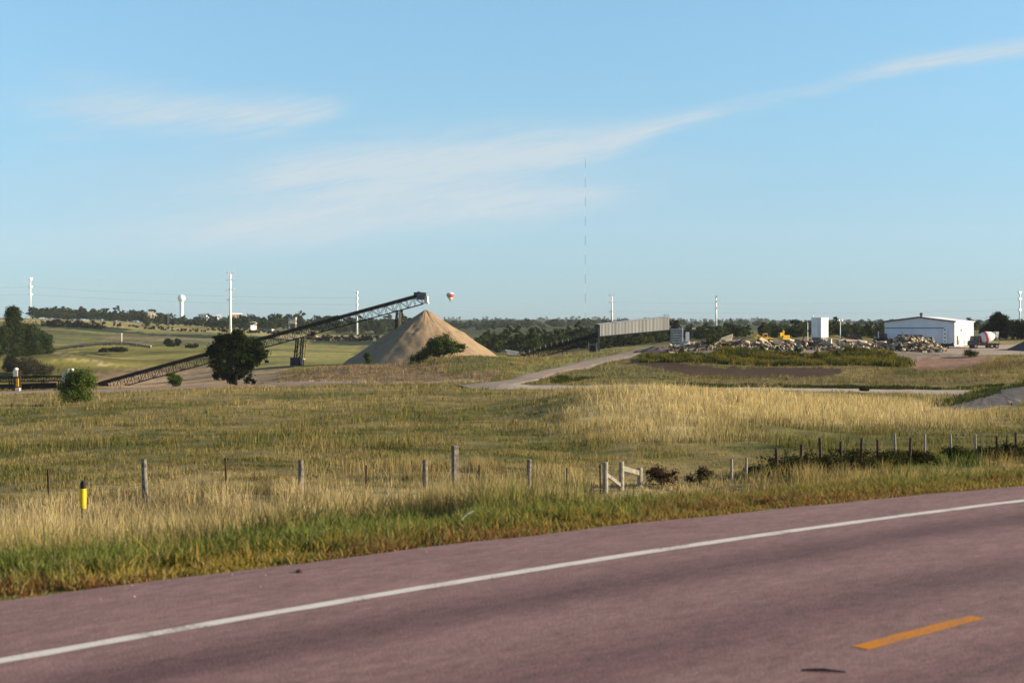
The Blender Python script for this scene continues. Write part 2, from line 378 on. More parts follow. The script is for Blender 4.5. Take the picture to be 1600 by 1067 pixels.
# ================================================================== ground colours (albedo), laid out on the plan
Z = []   # (polygon in plan, colour, softness noise, grass height or None, density)
def zone(pts, col, bare=False): Z.append((plan(pts), col, bare))
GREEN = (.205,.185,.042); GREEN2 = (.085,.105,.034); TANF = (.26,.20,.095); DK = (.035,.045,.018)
zone([(-300,545),(-300,602),(0,600),(110,592),(215,576),(330,570),(330,545),(240,536),(90,537),(40,550)], GREEN)
zone([(90,560),(130,550),(240,552),(325,556),(330,572),(215,574)], (.255,.230,.060))
zone([(30,549),(80,550),(130,559),(185,571),(183,573),(125,562),(75,553),(30,553)], (.36,.29,.15))
zone([(105,551),(160,548),(168,552),(115,557)], (.07,.075,.022))  # shade of the hollow, painted into the ground colour
zone([(-100,493),(60,494),(240,502),(330,508),(430,519),(440,527),(300,519),(140,510),(20,505),(-100,500)], (.31,.26,.105))
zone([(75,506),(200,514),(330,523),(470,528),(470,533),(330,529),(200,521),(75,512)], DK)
zone([(170,521),(330,529),(330,535),(240,534),(150,529)], (.20,.17,.08))
zone([(200,513),(330,519),(420,524),(420,527),(330,523),(200,517)], (.19,.19,.058))
zone([(390,521),(600,526),(600,531),(440,529)], (.33,.27,.15))
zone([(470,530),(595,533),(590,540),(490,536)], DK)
zone([(380,540),(560,540),(560,572),(380,575)], (.235,.22,.068))
zone([(420,545),(540,542),(540,556),(420,560)], (.225,.21,.07))
zone([(90,592),(215,575),(330,571),(440,578),(470,598),(160,607)], (.36,.25,.14), True)
zone([(425,601),(445,588),(490,577),(560,572),(690,575),(800,577),(760,597),(560,602)], (.23,.165,.095))
zone([(380,602),(560,597),(760,594),(760,598),(560,601),(380,605)], (.34,.27,.17))
zone([(690,572),(730,557),(780,556),(800,562),(790,580),(720,584)], (.155,.15,.055))
zone([(800,575),(900,556),(1000,541),(1060,535),(1060,540),(980,548),(900,566),(810,588)], (.20,.19,.07))
zone([(870,598),(880,585),(930,574),(1010,573),(1060,583),(1060,600)], (.17,.155,.065))
zone([(955,561),(1010,566),(1100,573),(1310,575),(1320,583),(1250,591),(1120,591),(1050,583)], (.070,.040,.021), True)
zone([(1060,592),(1300,591),(1520,585),(1560,600),(1480,606),(1060,605)], (.20,.165,.075))
zone([(1405,566),(1440,556),(1530,553),(1550,560),(1520,577),(1440,578)], (.25,.15,.105), True)
zone([(1385,725),(1470,722),(1550,722),(1560,731),(1400,738)], (.085,.125,.025))
zone([(1080,540),(1300,536),(1480,541),(1500,556),(1400,560),(1080,556)], (.25,.21,.17), True)
zone([(1490,577),(1560,560),(1640,556),(1640,580),(1540,585)], (.20,.15,.05))
def albedo(x, y):
    """colour of the ground cover at plan points"""
    n1 = fbm(x * .05, y * .05, 11, 4); n2 = fbm(x * .22, y * .22, 23, 3); n3 = fbm(x * .9, y * .9, 31, 2)
    px = 800 + F * x / np.maximum(y, 1); r = np.hypot(x, y); s = road_s(x, y)
    tan = np.array([.315,.240,.098]); grn = np.array([.092,.098,.022]); gold = np.array([.54,.430,.205])
    g = sstep(.36, .66, n1 * .35 + n2 * .35 + n3 * .30)
    near = np.exp(-((s - 18) / np.where(s < 18, 9.5, 12.0)) ** 2)
    g = np.clip((g * .82 + .20 * sstep(30, 45, s) * (1 - sstep(85, 120, s))) * (1 - near) + .08, 0, 1)
    c = tan[None] * (1 - g[:, None]) + grn[None] * g[:, None]
    k = knoll(x, y)[:, None]
    c = c * (1 - k) + gold * k
    nb = (near * (1 - sstep(1000, 1250, px)))[:, None] * .75
    c = c * (1 - nb) + np.array([.47,.385,.215]) * nb
    lush = (sstep(5.2, 3.2, s) * (1 - sstep(800, 1500, px) * .5))[:, None]
    c = c * (1 - lush) + np.array([.165,.165,.045]) * lush
    band = fbm(x * .010, y * .055, 99, 3); c = c * (1 + (band - .5) * .9 * sstep(300, 420, r))[:, None]
    far = sstep(430, 700, r)[:, None]
    c = c * (1 - far) + np.array([.150,.150,.050]) * far
    wd = (sstep(800, 1100, r) * sstep(600, 700, px))[:, None]; c = c * (1 - wd) + np.array([.055,.070,.024]) * wd
    bare = np.zeros(x.shape, bool)
    for poly, col, b in Z:
        jx = (n2 - .5) * np.minimum(.022 * r, 9); jy = (n3 - .5 + n2 - .5) * np.minimum(.045 * r, 16)
        q = inside(poly, x + jx, y + jy); c[q] = col; bare |= (q & b)
        if not b: bare &= ~q
    wide = fbm(x * .03, y * .09, 103, 4); c = c * (0.62 + .44 * n3)[:, None] * (1 + (wide - .5) * 1.9 * sstep(180, 400, r))[:, None]
    return c, bare
def knoll(x, y):
    px = 800 + F * x / np.maximum(y, 1)
    return np.clip(sstep(800, 985, px + (fbm(x*.15, y*.15, 15, 3) - .5) * 160) * (1 - sstep(1450, 1640, px)) * sstep(72, 100, y + (fbm(x*.1, y*.1, 5) - .5) * 30 + .04*(1100-px)) * (1 - sstep(140, 168, y)), 0, 1)

# ---- ground sheet on a polar grid reaching the horizon
def make_ground():
    fine = np.radians(np.arange(-23.5, 23.51, .1)); 
    coarse = np.radians(np.concatenate([np.arange(-180, -23.6, 3.5), [0]]))[:-1]
    th = np.concatenate([coarse, fine, -coarse[::-1]]); th = th[:-1] if abs(th[-1] - math.pi) < 1e-6 else th
    rr = np.concatenate([np.array([.5, 2, 4, 6]), np.exp(np.linspace(math.log(8), math.log(7200), 520))])
    T, RR = np.meshgrid(th, rr, indexing='ij')
    x = (np.sin(T) * RR).ravel(); y = (np.cos(T) * RR).ravel()
    z = hz(x, y); c, _ = albedo(x, y)
    s = road_s(x, y); c[s < .05] = (.16,.12,.10)
    n, m = len(th), len(rr)
    i, j = np.meshgrid(np.arange(n), np.arange(m - 1), indexing='ij'); i2 = (i + 1) % n
    f = np.stack([i*m+j, i*m+j+1, i2*m+j+1, i2*m+j], -1).reshape(-1, 4)
    me = fastmesh('ground', np.stack([x, y, z], 1), f, c, smooth=True)
    tag(link('ground', me, M['ground']), kind='structure')
make_ground()

# ---- highway
def make_road():
    ts = np.concatenate([np.arange(-70, T0, 2), np.arange(T0, T1, .25), np.arange(T1, 170, 2)])
    offs = [None, None, 0, -3.6, -7.2, -ROADW + 1.3, -ROADW + 1.2]
    V = []; UV = []
    wob = (fbm(ts * .8, ts * 0, 5, 3) - .5) * .16
    for i, t in enumerate(ts):
        k = float(np.polyval(np.polyder(_c), np.clip(t, T0, T1))); nn = np.array([-k, 1]) / math.hypot(1, k)
        b = t * TD + float(road_n(t)) * ND; nd = nn[0] * TD + nn[1] * ND
        for j, o in enumerate(offs):
            oo = o if o is not None else float(edge_w(t)) - .1 * j + wob[i]
            p = b + nd * oo; V.append((p[0], p[1], -.16 if j in (0, 6) else 0.0)); UV.append((oo - 1.2, t))
    m = len(offs); f = [(i*m+j, i*m+j+1, (i+1)*m+j+1, (i+1)*m+j)[::-1] for i in range(len(ts)-1) for j in range(m-1)]
    tag(link('highway', fastmesh('highway', V, f, uv=UV), M['road']), kind='structure')
make_road()
def strip(name, ta, tb, off, w, mat, z=.004, seed=1):
    ts = np.arange(ta, tb + .01, .2); V = []
    j1 = (fbm(ts * 3, ts * 0, seed, 3) - .5) * .025; j2 = (fbm(ts * 3, ts * 0 + 7, seed, 3) - .5) * .025
    for i, t in enumerate(ts):
        k = float(np.polyval(np.polyder(_c), np.clip(t, T0, T1))); nn = np.array([-k, 1]) / math.hypot(1, k)
        b = t * TD + float(road_n(t)) * ND; nd = nn[0] * TD + nn[1] * ND
        for o in (off + w/2 + j1[i], off - w/2 + j2[i]):
            p = b + nd * o; V.append((p[0], p[1], z))
    f = [(2*i, 2*i+1, 2*i+3, 2*i+2) for i in range(len(ts)-1)]
    return tag(link(name, fastmesh(name, V, f), M[mat]), kind='structure')
strip('edge_line', -70, 165, 0.0, .14, 'white_line')
# yellow centre dash
_a = P(1352, 1016, F*EYE/(1016-HOR)); _b = P(1530, 958, F*EYE/(958-HOR))
_ta = _a.x*TD[0]+_a.y*TD[1]; _tb = _b.x*TD[0]+_b.y*TD[1]
_no = (_a.x*ND[0]+_a.y*ND[1] + _b.x*ND[0]+_b.y*ND[1])/2 - float(road_n((_ta+_tb)/2))
strip('centre_line', _ta, _tb, _no, .135, 'yellow_line', seed=9)
for k in (-2, -1, 1, 2, 3): strip('centre_line', _ta + k*7.3, _tb + k*7.3, _no, .135, 'yellow_line', seed=9+k)

# ---- gravel roads and yard draped on the land
def ribbon(name, L, Rr, mat, lift=.12, n=70, m=8):
    L = np.array(plan(L)); Rr = np.array(plan(Rr))
    def res(a):
        d = np.concatenate([[0], np.cumsum(np.hypot(*np.diff(a, axis=0).T))]); q = np.linspace(0, d[-1], n)
        return np.stack([np.interp(q, d, a[:,0]), np.interp(q, d, a[:,1])], 1)
    a, b = res(L), res(Rr); V = []
    for i in range(n):
        for j in range(m):
            w = j / (m - 1); p = a[i] * (1 - w) + b[i] * w
            if j in (0, m - 1): p = p + (np.array([vnoise(i*.5, j, 3), vnoise(i*.5, j, 8)]) - .5) * 1.2
            V.append((p[0], p[1], 0))
    V = np.array(V); V[:,2] = hz(V[:,0], V[:,1]) + lift
    jj = np.arange(len(V)) % m; V[(jj == 0) | (jj == m-1), 2] -= lift + .15
    f = [(i*m+j, (i+1)*m+j, (i+1)*m+j+1, i*m+j+1) for i in range(n-1) for j in range(m-1)]
    o = tag(link(name, fastmesh(name, V, f, smooth=True), M[mat]), kind='structure')
    NOGRASS.append([tuple(p) for p in a] + [tuple(p) for p in b[::-1]])
    return o
NOGRASS = []
ribbon('dirt_road', [(715,603),(770,597),(820,585),(880,571),(940,558),(985,548),(1015,543)], [(735,608),(800,607.5),(848,593),(890,580),(950,566),(997,555),(1035,545)], 'dirt')
ribbon('gravel_lane', [(790,0,196),(860,0,192),(950,0,190),(1080,0,190),(1250,0,190),(1400,0,192),(1520,0,188)], [(760,0,182),(860,0,180),(950,0,178),(1080,0,176),(1250,0,176),(1400,0,178),(1500,0,172)], 'lane')
ribbon('driveway', [(1452,642),(1500,630),(1540,618),(1570,607),(1660,588)], [(1425,651),(1490,645),(1560,638),(1610,631),(1700,622)], 'drive')
ribbon('farm_track', [(-200,612),(0,612),(160,608),(300,603),(420,600),(560,599)], [(-200,616),(0,617),(160,613),(300,607),(420,603.5),(560,601)], 'track')
ribbon('gravel_yard', [(1380,0,352),(1450,0,352),(1600,0,362),(1800,0,362)], [(1440,0,318),(1520,0,308),(1600,0,306),(1800,0,306)], 'yard', m=14)

# ================================================================== grass
def blades(name, x, y, h, w, cols, label, cat, lean=.35, kind='stuff', tips=1.25, bend=True):
    n = len(x); z = hz(x, y) - .03
    a = rng.uniform(0, math.pi * 2, n); la = rng.uniform(0, math.pi * 2, n); ln = np.abs(rng.normal(0, lean, n)) * h
    dx, dy = np.cos(a) * w / 2, np.sin(a) * w / 2
    lx, ly = np.cos(la) * ln, np.sin(la) * ln
    b1 = np.stack([x - dx, y - dy, z], 1); b2 = np.stack([x + dx, y + dy, z], 1)
    m1 = np.stack([x - dx*.8 + lx*.3, y - dy*.8 + ly*.3, z + h*.55], 1); m2 = np.stack([x + dx*.8 + lx*.3, y + dy*.8 + ly*.3, z + h*.55], 1)
    tp = np.stack([x + lx, y + ly, z + h], 1)
    V = np.stack([b1, b2, m2, tp, m1], 1).reshape(-1, 3)
    i = np.arange(n) * 5
    f = np.stack([np.stack([i, i+1, i+2, i+4], 1)], 1).reshape(-1, 4)
    f2 = np.stack([i+4, i+2, i+3, i+3], 1)
    me = bpy.data.meshes.new(name)
    C = np.repeat(cols[:, None, :], 5, 1); C[:, 3] *= tips; C = np.clip(C.reshape(-1, 3), 0, .9)
    tri = np.stack([i+4, i+2, i+3], 1)
    loops = np.concatenate([f.ravel(), tri.ravel()]).astype(np.int32)
    tot = np.concatenate([np.full(n, 4), np.full(n, 3)]).astype(np.int32); st = np.concatenate([[0], np.cumsum(tot)[:-1]]).astype(np.int32)
    me.vertices.add(len(V)); me.vertices.foreach_set('co', V.astype(np.float32).ravel())
    me.loops.add(len(loops)); me.loops.foreach_set('vertex_index', loops)
    me.polygons.add(len(tot)); me.polygons.foreach_set('loop_start', st); me.polygons.foreach_set('loop_total', tot)
    me.update(calc_edges=True)
    at_ = me.color_attributes.new('Col', 'FLOAT_COLOR', 'POINT'); c4 = np.ones((len(V), 4), np.float32); c4[:, :3] = C; at_.data.foreach_set('color', c4.ravel())
    o = link(name, me, M['grass']); return tag(o, label, cat, kind=kind)
def free(x, y):
    k = np.ones(x.shape, bool)
    for p in NOGRASS: k &= ~inside(p, x, y)
    return k
def scatter(n, d0, d1, half=23.2):
    th = np.radians(rng.uniform(-half, half, n)); D = np.exp(rng.uniform(math.log(d0), math.log(d1), n))
    return np.tan(th) * D, D
def field_grass():
    x, y = scatter(760000, 16, 345); xb, yb = scatter(210000, 195, 345); x = np.concatenate([x, xb]); y = np.concatenate([y, yb])
    s = road_s(x, y); px = 800 + F * x / y
    c, bare = albedo(x, y)
    k = (s > 3.6) & free(x, y) & ~bare
    cl = fbm(x * .55, y * .55, 41, 3); cl2 = fbm(x * .12, y * .12, 47, 3)
    k &= rng.uniform(0, 1, len(x)) < np.clip((cl - .30) * 3.0, .10, 1)
    x, y, s, px, c, cl, cl2 = (q[k] for q in (x, y, s, px, c, cl, cl2))
    near = np.exp(-((s - 18) / 8.5) ** 2) * (1 - .6 * sstep(840, 1000, px))
    kn = knoll(x, y)
    tuft = sstep(.46, .62, fbm(x * .95, y * .95, 53, 2)); patch = sstep(.42, .62, fbm(x * .16, y * .13, 57, 3))
    h = .06 + .36 * tuft * (.30 + patch) + .14 * cl2 + .16 * sstep(200, 235, y) * (.4 + cl) + .46 * near * (.5 + .7 * cl) + .58 * kn * (.45 + cl)
    c = c * (1 + .22 * tuft * (1 - kn) - .32 * (1 - tuft) * (1 - near) * (1 - kn))[:, None]
    lowg = (1 - tuft) * (1 - near) * (1 - kn) * sstep(.40, .55, fbm(x * .3, y * .3, 59, 3)); c = c * (1 - .55*lowg[:, None]) + np.array([.058,.062,.013]) * (.55*lowg[:, None])
    h = h * (1 - .5 * sstep(905, 940, px) * (1 - sstep(1150, 1190, px)) * sstep(90, 60, y))
    h = h * rng.uniform(.55, 1.2, len(x)) 
    w = np.clip(.008 + .00026 * y, .010, .065) * rng.uniform(.6, 1.4, len(x)); h[rng.uniform(0, 1, len(x)) < .05] *= 1.35
    dry = rng.uniform(0, 1, len(x)) < .25
    c = c * rng.uniform(.72, 1.35, len(x))[:, None]; pale = rng.uniform(0, 1, len(x)) < .10; c[pale] *= 1.45; dark = rng.uniform(0, 1, len(x)) < .15; c[dark] *= .6
    c[dry] = c[dry] * .5 + np.array([.28,.21,.085]) * .5
    gold = kn > .55
    blades('dry_grass', x[~gold], y[~gold], h[~gold], w[~gold], c[~gold], 'tan and olive wild grass covering the field behind the fence', 'grass')
    blades('tall_grass', x[gold], y[gold], h[gold], w[gold], c[gold], 'tall golden grass covering the knoll in the middle of the field', 'grass', lean=.5)
field_grass()
def verge():
    n = 520000
    t = rng.uniform(-16, 46, n); s = rng.uniform(0.0, 1.0, n) ** 1.2 * 5.8 - .05
    _k = np.polyval(np.polyder(_c), np.clip(t, T0, T1)); nn = road_n(t) + (edge_w(t) + s) * np.sqrt(1 + _k * _k); x = t * TD[0] + nn * ND[0]; y = t * TD[1] + nn * ND[1]
    k = (y > 6) & (np.abs(x / np.maximum(y, .1)) < .45); x, y, s, t = x[k], y[k], s[k], t[k]
    px = 800 + F * x / y
    cl = fbm(x * .8, y * .8, 61, 3); cz = fbm(x * .35, y * .35, 67, 3); u = rng.uniform(0, 1, len(x))
    cl3 = fbm(x * 2.2, y * 2.2, 71, 2)
    keep = u < np.clip((cl3 - .25) * 3.2 + .1, .15, 1); x, y, s, t, px, cl, cz, cl3 = (q[keep] for q in (x, y, s, t, px, cl, cz, cl3))
    u = rng.uniform(0, 1, len(x))
    grn = np.array([.118,.140,.034]); yel = np.array([.25,.185,.040]); org = np.array([.185,.086,.032]); olv = np.array([.175,.145,.046])
    right = sstep(700, 1200, px)
    wg = np.clip(sstep(.6, 2.4, s) * (1 - .72 * right) * 1.2 + .25 * sstep(.45, .6, cl), .10, 1) * (1 - .4*sstep(5.5, 9, s))
    kind = np.where(u < wg, 0, np.where(cz + (u - .5) * .5 < .43, 2, np.where(cz + (u-.5)*.4 > .56, 1, 3)))
    pal = np.stack([grn, yel, org, olv]); c = pal[kind] * rng.uniform(.6, 1.35, len(x))[:, None]
    tanm = (rng.uniform(0, 1, len(x)) < .10 + .35 * sstep(3.6, 5.8, s)); c[tanm] = np.array([.28,.21,.095]) * rng.uniform(.7, 1.2, tanm.sum())[:, None]
    h = .52 * (.10 + .22 * cl + .30 * sstep(.3, 1.8, s) * (.35 + cl) * (.5 + cl3)) * rng.uniform(.5, 1.25, len(x)) * (1 - .25 * right)
    h *= 1 - .45 * sstep(.25, 0, s); tall = rng.uniform(0, 1, len(x)) < .02; h[tall] *= 1.6
    w = rng.uniform(.006, .019, len(x)) * (1 + .02 * y)
    g = kind == 0
    blades('green_grass', x[g], y[g], h[g], w[g], c[g], 'fresh green grass along the highway shoulder', 'grass', lean=.45)
    blades('roadside_weeds', x[~g], y[~g], h[~g], w[~g], c[~g], 'yellow, orange and rust coloured weeds along the highway shoulder', 'weeds', lean=.5)
verge()
def slope_weeds():
    n = 110000
    px = rng.uniform(1000, 1500, n); D = rng.uniform(281, 318, n)
    x = (px - 800) / F * D; y = D
    top = 303 + 9 * vnoise(px * .02, px * 0, 4) + 6 * sstep(1290, 1330, px) - 24 * sstep(1385, 1450, px)
    cl = fbm(x * .35, y * .35, 77, 3)
    k = (y < top) & (y > 283 - 3 * cl) & (cl > .36) & (rng.uniform(0, 1, n) > sstep(1370, 1440, px + 60 * (cl - .5))); x, y, cl, px = x[k], y[k], cl[k], px[k]
    cz = fbm(x * .2, y * .2, 81, 3); u = rng.uniform(0, 1, len(x))
    pal = np.array([[.042,.060,.012],[.17,.135,.02],[.075,.080,.016],[.12,.075,.02]])
    kd = np.where(cz + (u-.5)*.5 > .56, 1, np.where(cz + (u-.5)*.5 < .40, 0, np.where(u > .9, 3, 2)))
    c = pal[kd] * rng.uniform(.6, 1.4, len(x))[:, None]
    big = fbm(x * .13, y * .13, 85, 2); h = (.25 + 2.0 * np.clip(cl - .28, 0, 1) + 1.5 * np.clip(big - .42, 0, 1)) * rng.uniform(.4, 1.3, len(x)); w = rng.uniform(.08, .20, len(x))
    blades('slope_weeds', x, y, h, w, c, 'dark green and mustard weeds covering the bank below the rubble', 'weeds', lean=.5)
slope_weeds()
def ditch_weeds():
    n = 26000; px = rng.uniform(1030, 1570, n); D = rng.uniform(191.5, 199, n) + np.where(px > 1500, (px - 1500) * .1, 0)
    x = (px - 800) / F * D; y = D; cl = fbm(x * .4, y * .4, 91, 3); k = (cl > .43) & free(x, y); x, y, cl, px = x[k], y[k], cl[k], px[k]
    x2, D2 = None, None
    m = 14000; p2 = rng.uniform(862, 960, m); q2 = rng.uniform(0, 1, m); y2 = 200 + q2 * 22; x2 = (p2 - 800) / F * y2; keep = free(x2, y2) & (p2 < 880 + 60 * q2); x2, y2 = x2[keep], y2[keep]
    x = np.concatenate([x, x2]); y = np.concatenate([y, y2]); cl = np.concatenate([cl, fbm(x2 * .4, y2 * .4, 91, 3)])
    e_ = np.array([at(1478,637), at(1528,623), at(1569,609), at(1640,592)]); k3 = 6000; q3 = rng.uniform(0, 2.999, k3); i3 = q3.astype(int); f3 = (q3 - i3)[:, None]
    p3 = e_[i3] * (1 - f3) + e_[i3 + 1] * f3; x = np.concatenate([x, p3[:,0] + rng.normal(-.6, .7, k3)]); y = np.concatenate([y, p3[:,1] + rng.normal(1.2, 1.3, k3)]); cl = np.concatenate([cl, fbm(p3[:,0]*.4, p3[:,1]*.4, 91, 3)])
    c = np.array([.040,.050,.013])[None] * rng.uniform(.5, 1.6, len(x))[:, None]  # shadow along the lane and driveway edges put into the blade colour
    h = (.15 + .75 * np.clip(cl - .3, 0, 1)) * rng.uniform(.4, 1.4, len(x)); w = rng.uniform(.05, .11, len(x))
    blades('ditch_weeds', x, y, h, w, c, 'green weeds with shade in their dark colour lining the far side of the pale gravel lane', 'weeds', lean=.5)
ditch_weeds()

# ================================================================== trees and shrubs
def crown_mesh(name, blobs, n, leaf, base, var=.35, seed=0, hue=.15, flat=.9):
    """blobs: (x,y,z,rx,ry,rz); leaf-sized quads in clumps through the crown volume"""
    g = np.random.default_rng(seed); B = np.array(blobs, float); vol = B[:,3]*B[:,4]*B[:,5]; pr = vol**.8/ (vol**.8).sum()
    nc = max(14, n // 48)
    ib = g.choice(len(B), nc, p=pr)
    d = g.normal(size=(nc, 3)); d /= np.linalg.norm(d, axis=1)[:, None]; rad = g.uniform(.15, 1, nc) ** .45
    cc = B[ib, :3] + d * rad[:, None] * B[ib, 3:]
    ccol = g.uniform(1 - var, 1 + var, nc); hu = g.uniform(-hue, hue, nc)
    per = n // nc
    ci = np.repeat(np.arange(nc), per); N = len(ci)
    cs = np.repeat((B[ib, 3:].mean(1) * .21)[:, None], 3, 1)
    p = cc[ci] + g.normal(size=(N, 3)) * cs[ci] * np.array([1, 1, .75])
    nrm = g.normal(size=(N, 3)) + d[ci] * .8 + np.array([0, 0, .5]); nrm /= np.linalg.norm(nrm, axis=1)[:, None]
    t = np.cross(nrm, g.normal(size=(N, 3))); t /= np.linalg.norm(t, axis=1)[:, None]; b = np.cross(nrm, t)
    sz = leaf * g.uniform(.55, 1.3, N)[:, None]
    V = np.stack([p - t*sz*.5, p + b*sz*.32, p + t*sz*.5, p - b*sz*.32], 1).reshape(-1, 3)
    base = np.array(base) * .72
    col = base[None] * (ccol[ci] * g.uniform(.75, 1.25, N))[:, None]; col[:, 0] *= 1 + hu[ci]*1.6; col[:, 2] *= 1 - hu[ci]
    return fastmesh(name, V, np.arange(4*N).reshape(-1, 4), np.clip(np.repeat(col, 4, 0), .003, .9))
def trunk_mb(h, r, limbs=5, seed=0, spread=.35, split=.35):
    g = random.Random(seed); m = MB(); p = Vector((0,0,-.4)); top = Vector((g.uniform(-.06,.06)*h, g.uniform(-.06,.06)*h, h*.75))
    mid = Vector((top.x*.3, top.y*.3, h*.4))
    m.cyl(p, mid, r*1.25, r*.8, 10); m.cyl(mid, top, r*.8, r*.25, 8)
    for k in range(limbs):
        a = g.uniform(0, 6.28); z0 = g.uniform(split, .7); s0 = mid.lerp(top, (z0-.35)/.65) if z0 > .4 else p.lerp(mid, z0/.4)
        e = s0 + Vector((math.cos(a)*h*spread, math.sin(a)*h*spread, h*g.uniform(.12,.3))); m.cyl(s0, e, r*.42, r*.12, 6)
    return m
def lumpy(w, h, z0, n, seed, top=1.0):
    """a handful of overlapping lobes filling an uneven outline w wide and h tall"""
    g = random.Random(seed); bl = []
    for k in range(n):
        a = g.uniform(0, 6.28); q = g.uniform(.1, .95) ** .6; zz = g.uniform(0.12, 1)
        lim = w/2 * (1 - .5 * abs(zz - .45)**1.5 * 2)
        rr = g.uniform(.17, .30) * w
        rz = min(rr * .8, h*.28)
        bl.append((math.cos(a)*q*max(.1, lim - rr), math.sin(a)*q*max(.1, lim - rr), z0 + rz*.8 + zz*(h - z0 - rz*1.8), rr, rr, rz))
    return bl
def tree(name, label, cat, px, D, w, h, col, n=5000, leaf=.3, z0=.15, lobes=11, seed=1, group=None, blobs=None, var=.35, trunk=True, hue=.12, mbs=1):
    p = pos(px, D); p = p - Vector((0, 0, h*.10 if group == 'trees on the slope at the left' else 0)); r = thing(name, label, cat, p, 0, group)
    bl = blobs or lumpy(w, h, z0*h, lobes, seed)
    link('foliage' if cat in ('shrub', 'bush') else 'crown', crown_mesh(name, bl, n, leaf, col, var, seed, hue), M['leaf'], r)
    if trunk: trunk_mb(h, max(.04, h*.022)*mbs, 6, seed, .28).build('stem' if cat in ('shrub', 'bush') else 'trunk', 'bark', r)
    return r
m_ = lambda pxs, D: pxs * D / F
# the dark round tree before the stacker
D = 232
tree('broadleaf_tree', 'large dark round tree standing in front of the long stacker conveyor', 'tree', 369, D, 0, 8.4, (.030,.044,.013), n=24000, leaf=.36, seed=5, var=.4, blobs=[
 (-3.55,1.09,5.74,1.36,1.36,1.15),(-2.51,1.07,7.31,1.36,1.36,1.15),(-0.73,-1.06,7.83,1.25,1.25,1.06),(0.94,-1.00,7.62,1.36,1.36,1.15),(2.51,0.81,6.58,1.46,1.46,1.24),(3.65,0.57,5.22,1.36,1.36,1.15),(4.49,0.41,4.28,0.73,0.73,0.62),(-1.98,-0.46,5.53,1.77,1.77,1.51),(0.10,0.25,5.53,1.88,1.88,1.60),(1.98,0.26,4.70,1.57,1.57,1.33),(-3.34,0.19,3.86,1.25,1.25,1.06),(-1.98,-0.82,3.24,1.57,1.57,1.33),(-0.31,-0.17,3.24,1.57,1.57,1.33),(1.46,-0.26,3.03,1.25,1.25,1.06),(-2.71,0.54,1.77,1.15,1.15,0.98),(-1.57,1.19,1.15,1.15,1.15,0.98),(-0.31,1.08,1.36,1.04,1.04,0.89),(1.67,0.11,1.36,1.04,1.04,0.89),(2.51,-0.13,0.73,0.63,0.63,0.53),(3.03,-0.56,3.65,0.94,0.94,0.80),(0.73,-1.11,1.98,0.73,0.73,0.62),(-4.18,-1.13,4.80,0.63,0.63,0.53),(-1.36,-0.08,8.46,0.73,0.73,0.62),(0.21,-0.44,8.67,0.73,0.73,0.62)])
tree('green_shrub', 'bright green round bush at the left beside the low conveyor', 'bush', 122, 150, 5.0, 3.9, (.125,.170,.034), n=15000, leaf=.17, z0=.0, lobes=18, seed=11)
tree('green_shrub', 'small green bush under the lower end of the stacker conveyor', 'bush', 270, 245, 3.3, 3.1, (.085,.125,.030), n=6000, leaf=.2, z0=.02, lobes=9, seed=12)
tree('sapling', 'slim yellow green sapling at the foot of the sand pile', 'tree', 574, 262, 1.7, 3.0, (.10,.135,.03), n=3600, leaf=.2, z0=.05, lobes=9, seed=13)
tree('shrub_clump', 'wide dark green shrub in front of the sand pile', 'shrub', 686, 268, 0, 5.2, (.115,.145,.038), n=17000, leaf=.27, seed=14, blobs=[
 (0,0,2.2,2.2,1.6,1.7),(.6,0,3.6,1.6,1.3,1.1),(-2.4,0,1.2,1.7,1.4,1.1),(-4.0,.2,.2,1.3,1.2,.8),(2.4,0,2.2,1.7,1.4,1.2),(4.0,0,2.0,1.0,.9,.7),(4.7,0,2.5,.7,.7,.5),(-1.3,.1,2.8,1.1,1,.9),(-5.0,0,-.4,.9,.9,.6)])
for px, D_, w, h, s, lb in ((20,475,9.5,19.5,21,'tall round tree at the far left above the green slope'),(45,485,13.5,13.5,22,'lower dark tree right of the tall left tree'),(-4,470,12.5,14,23,'low dark tree at the left edge of the picture'),(68,490,9,9.5,24,'smallest tree at the right end of the left clump')):
    tree('broadleaf_tree', lb, 'tree', px, D_, w, h, (.050,.072,.022), n=16000, leaf=.5, z0=.0, lobes=18, seed=s, group='trees on the slope at the left')
for px, D_, w, h, s, c, lb in ((38,412,12.5,5.5,31,(.06,.06,.03),'dull olive bush on the slope below the left trees'),(16,416,6,5.2,32,(.035,.045,.018),'dark bush left of the olive bush on the slope'),(62,405,11,4.0,33,(.085,.075,.045),'low grey brown bush right of the olive bush')):
    tree('hillside_bush', lb, 'bush', px, D_, w, h, c, n=8000, leaf=.32, z0=.0, lobes=12, seed=s)
for px, D_, w, h, s, lb in ((264,660,6.5,4.6,41,'dark bush beside the lattice mast on the hillside'),(277,665,5,4.0,42,'smaller dark bush just right of the mast bush'),(183,560,9,1.9,43,'low dark thicket in the green hollow'),(163,555,5,1.5,44,'small low thicket at the left end of the green hollow'),(300,640,9,2,45,'low dark bush behind the stacker conveyor on the hillside')):
    tree('hillside_bush', lb, 'bush', px, D_, w, h, (.030,.038,.015), n=4000, leaf=.5, z0=.0, lobes=8, seed=s)
for px, D_, w, h, s, lb in ((1562,420,8.5,8.2,51,'tall dark tree behind the mixer truck'),(1590,425,9,6.0,52,'dark tree right of the tall one behind the gravel pile'),(1545,430,6,5,53,'low dark tree left of the tall one behind the mixer truck'),(1622,430,9,6,54,'dark tree at the right edge of the picture')):
    tree('dark_tree', lb, 'tree', px, D_, w, h, (.018,.024,.009), n=14000, leaf=.45, z0=.03, lobes=13, seed=s, group='dark trees behind the yard')
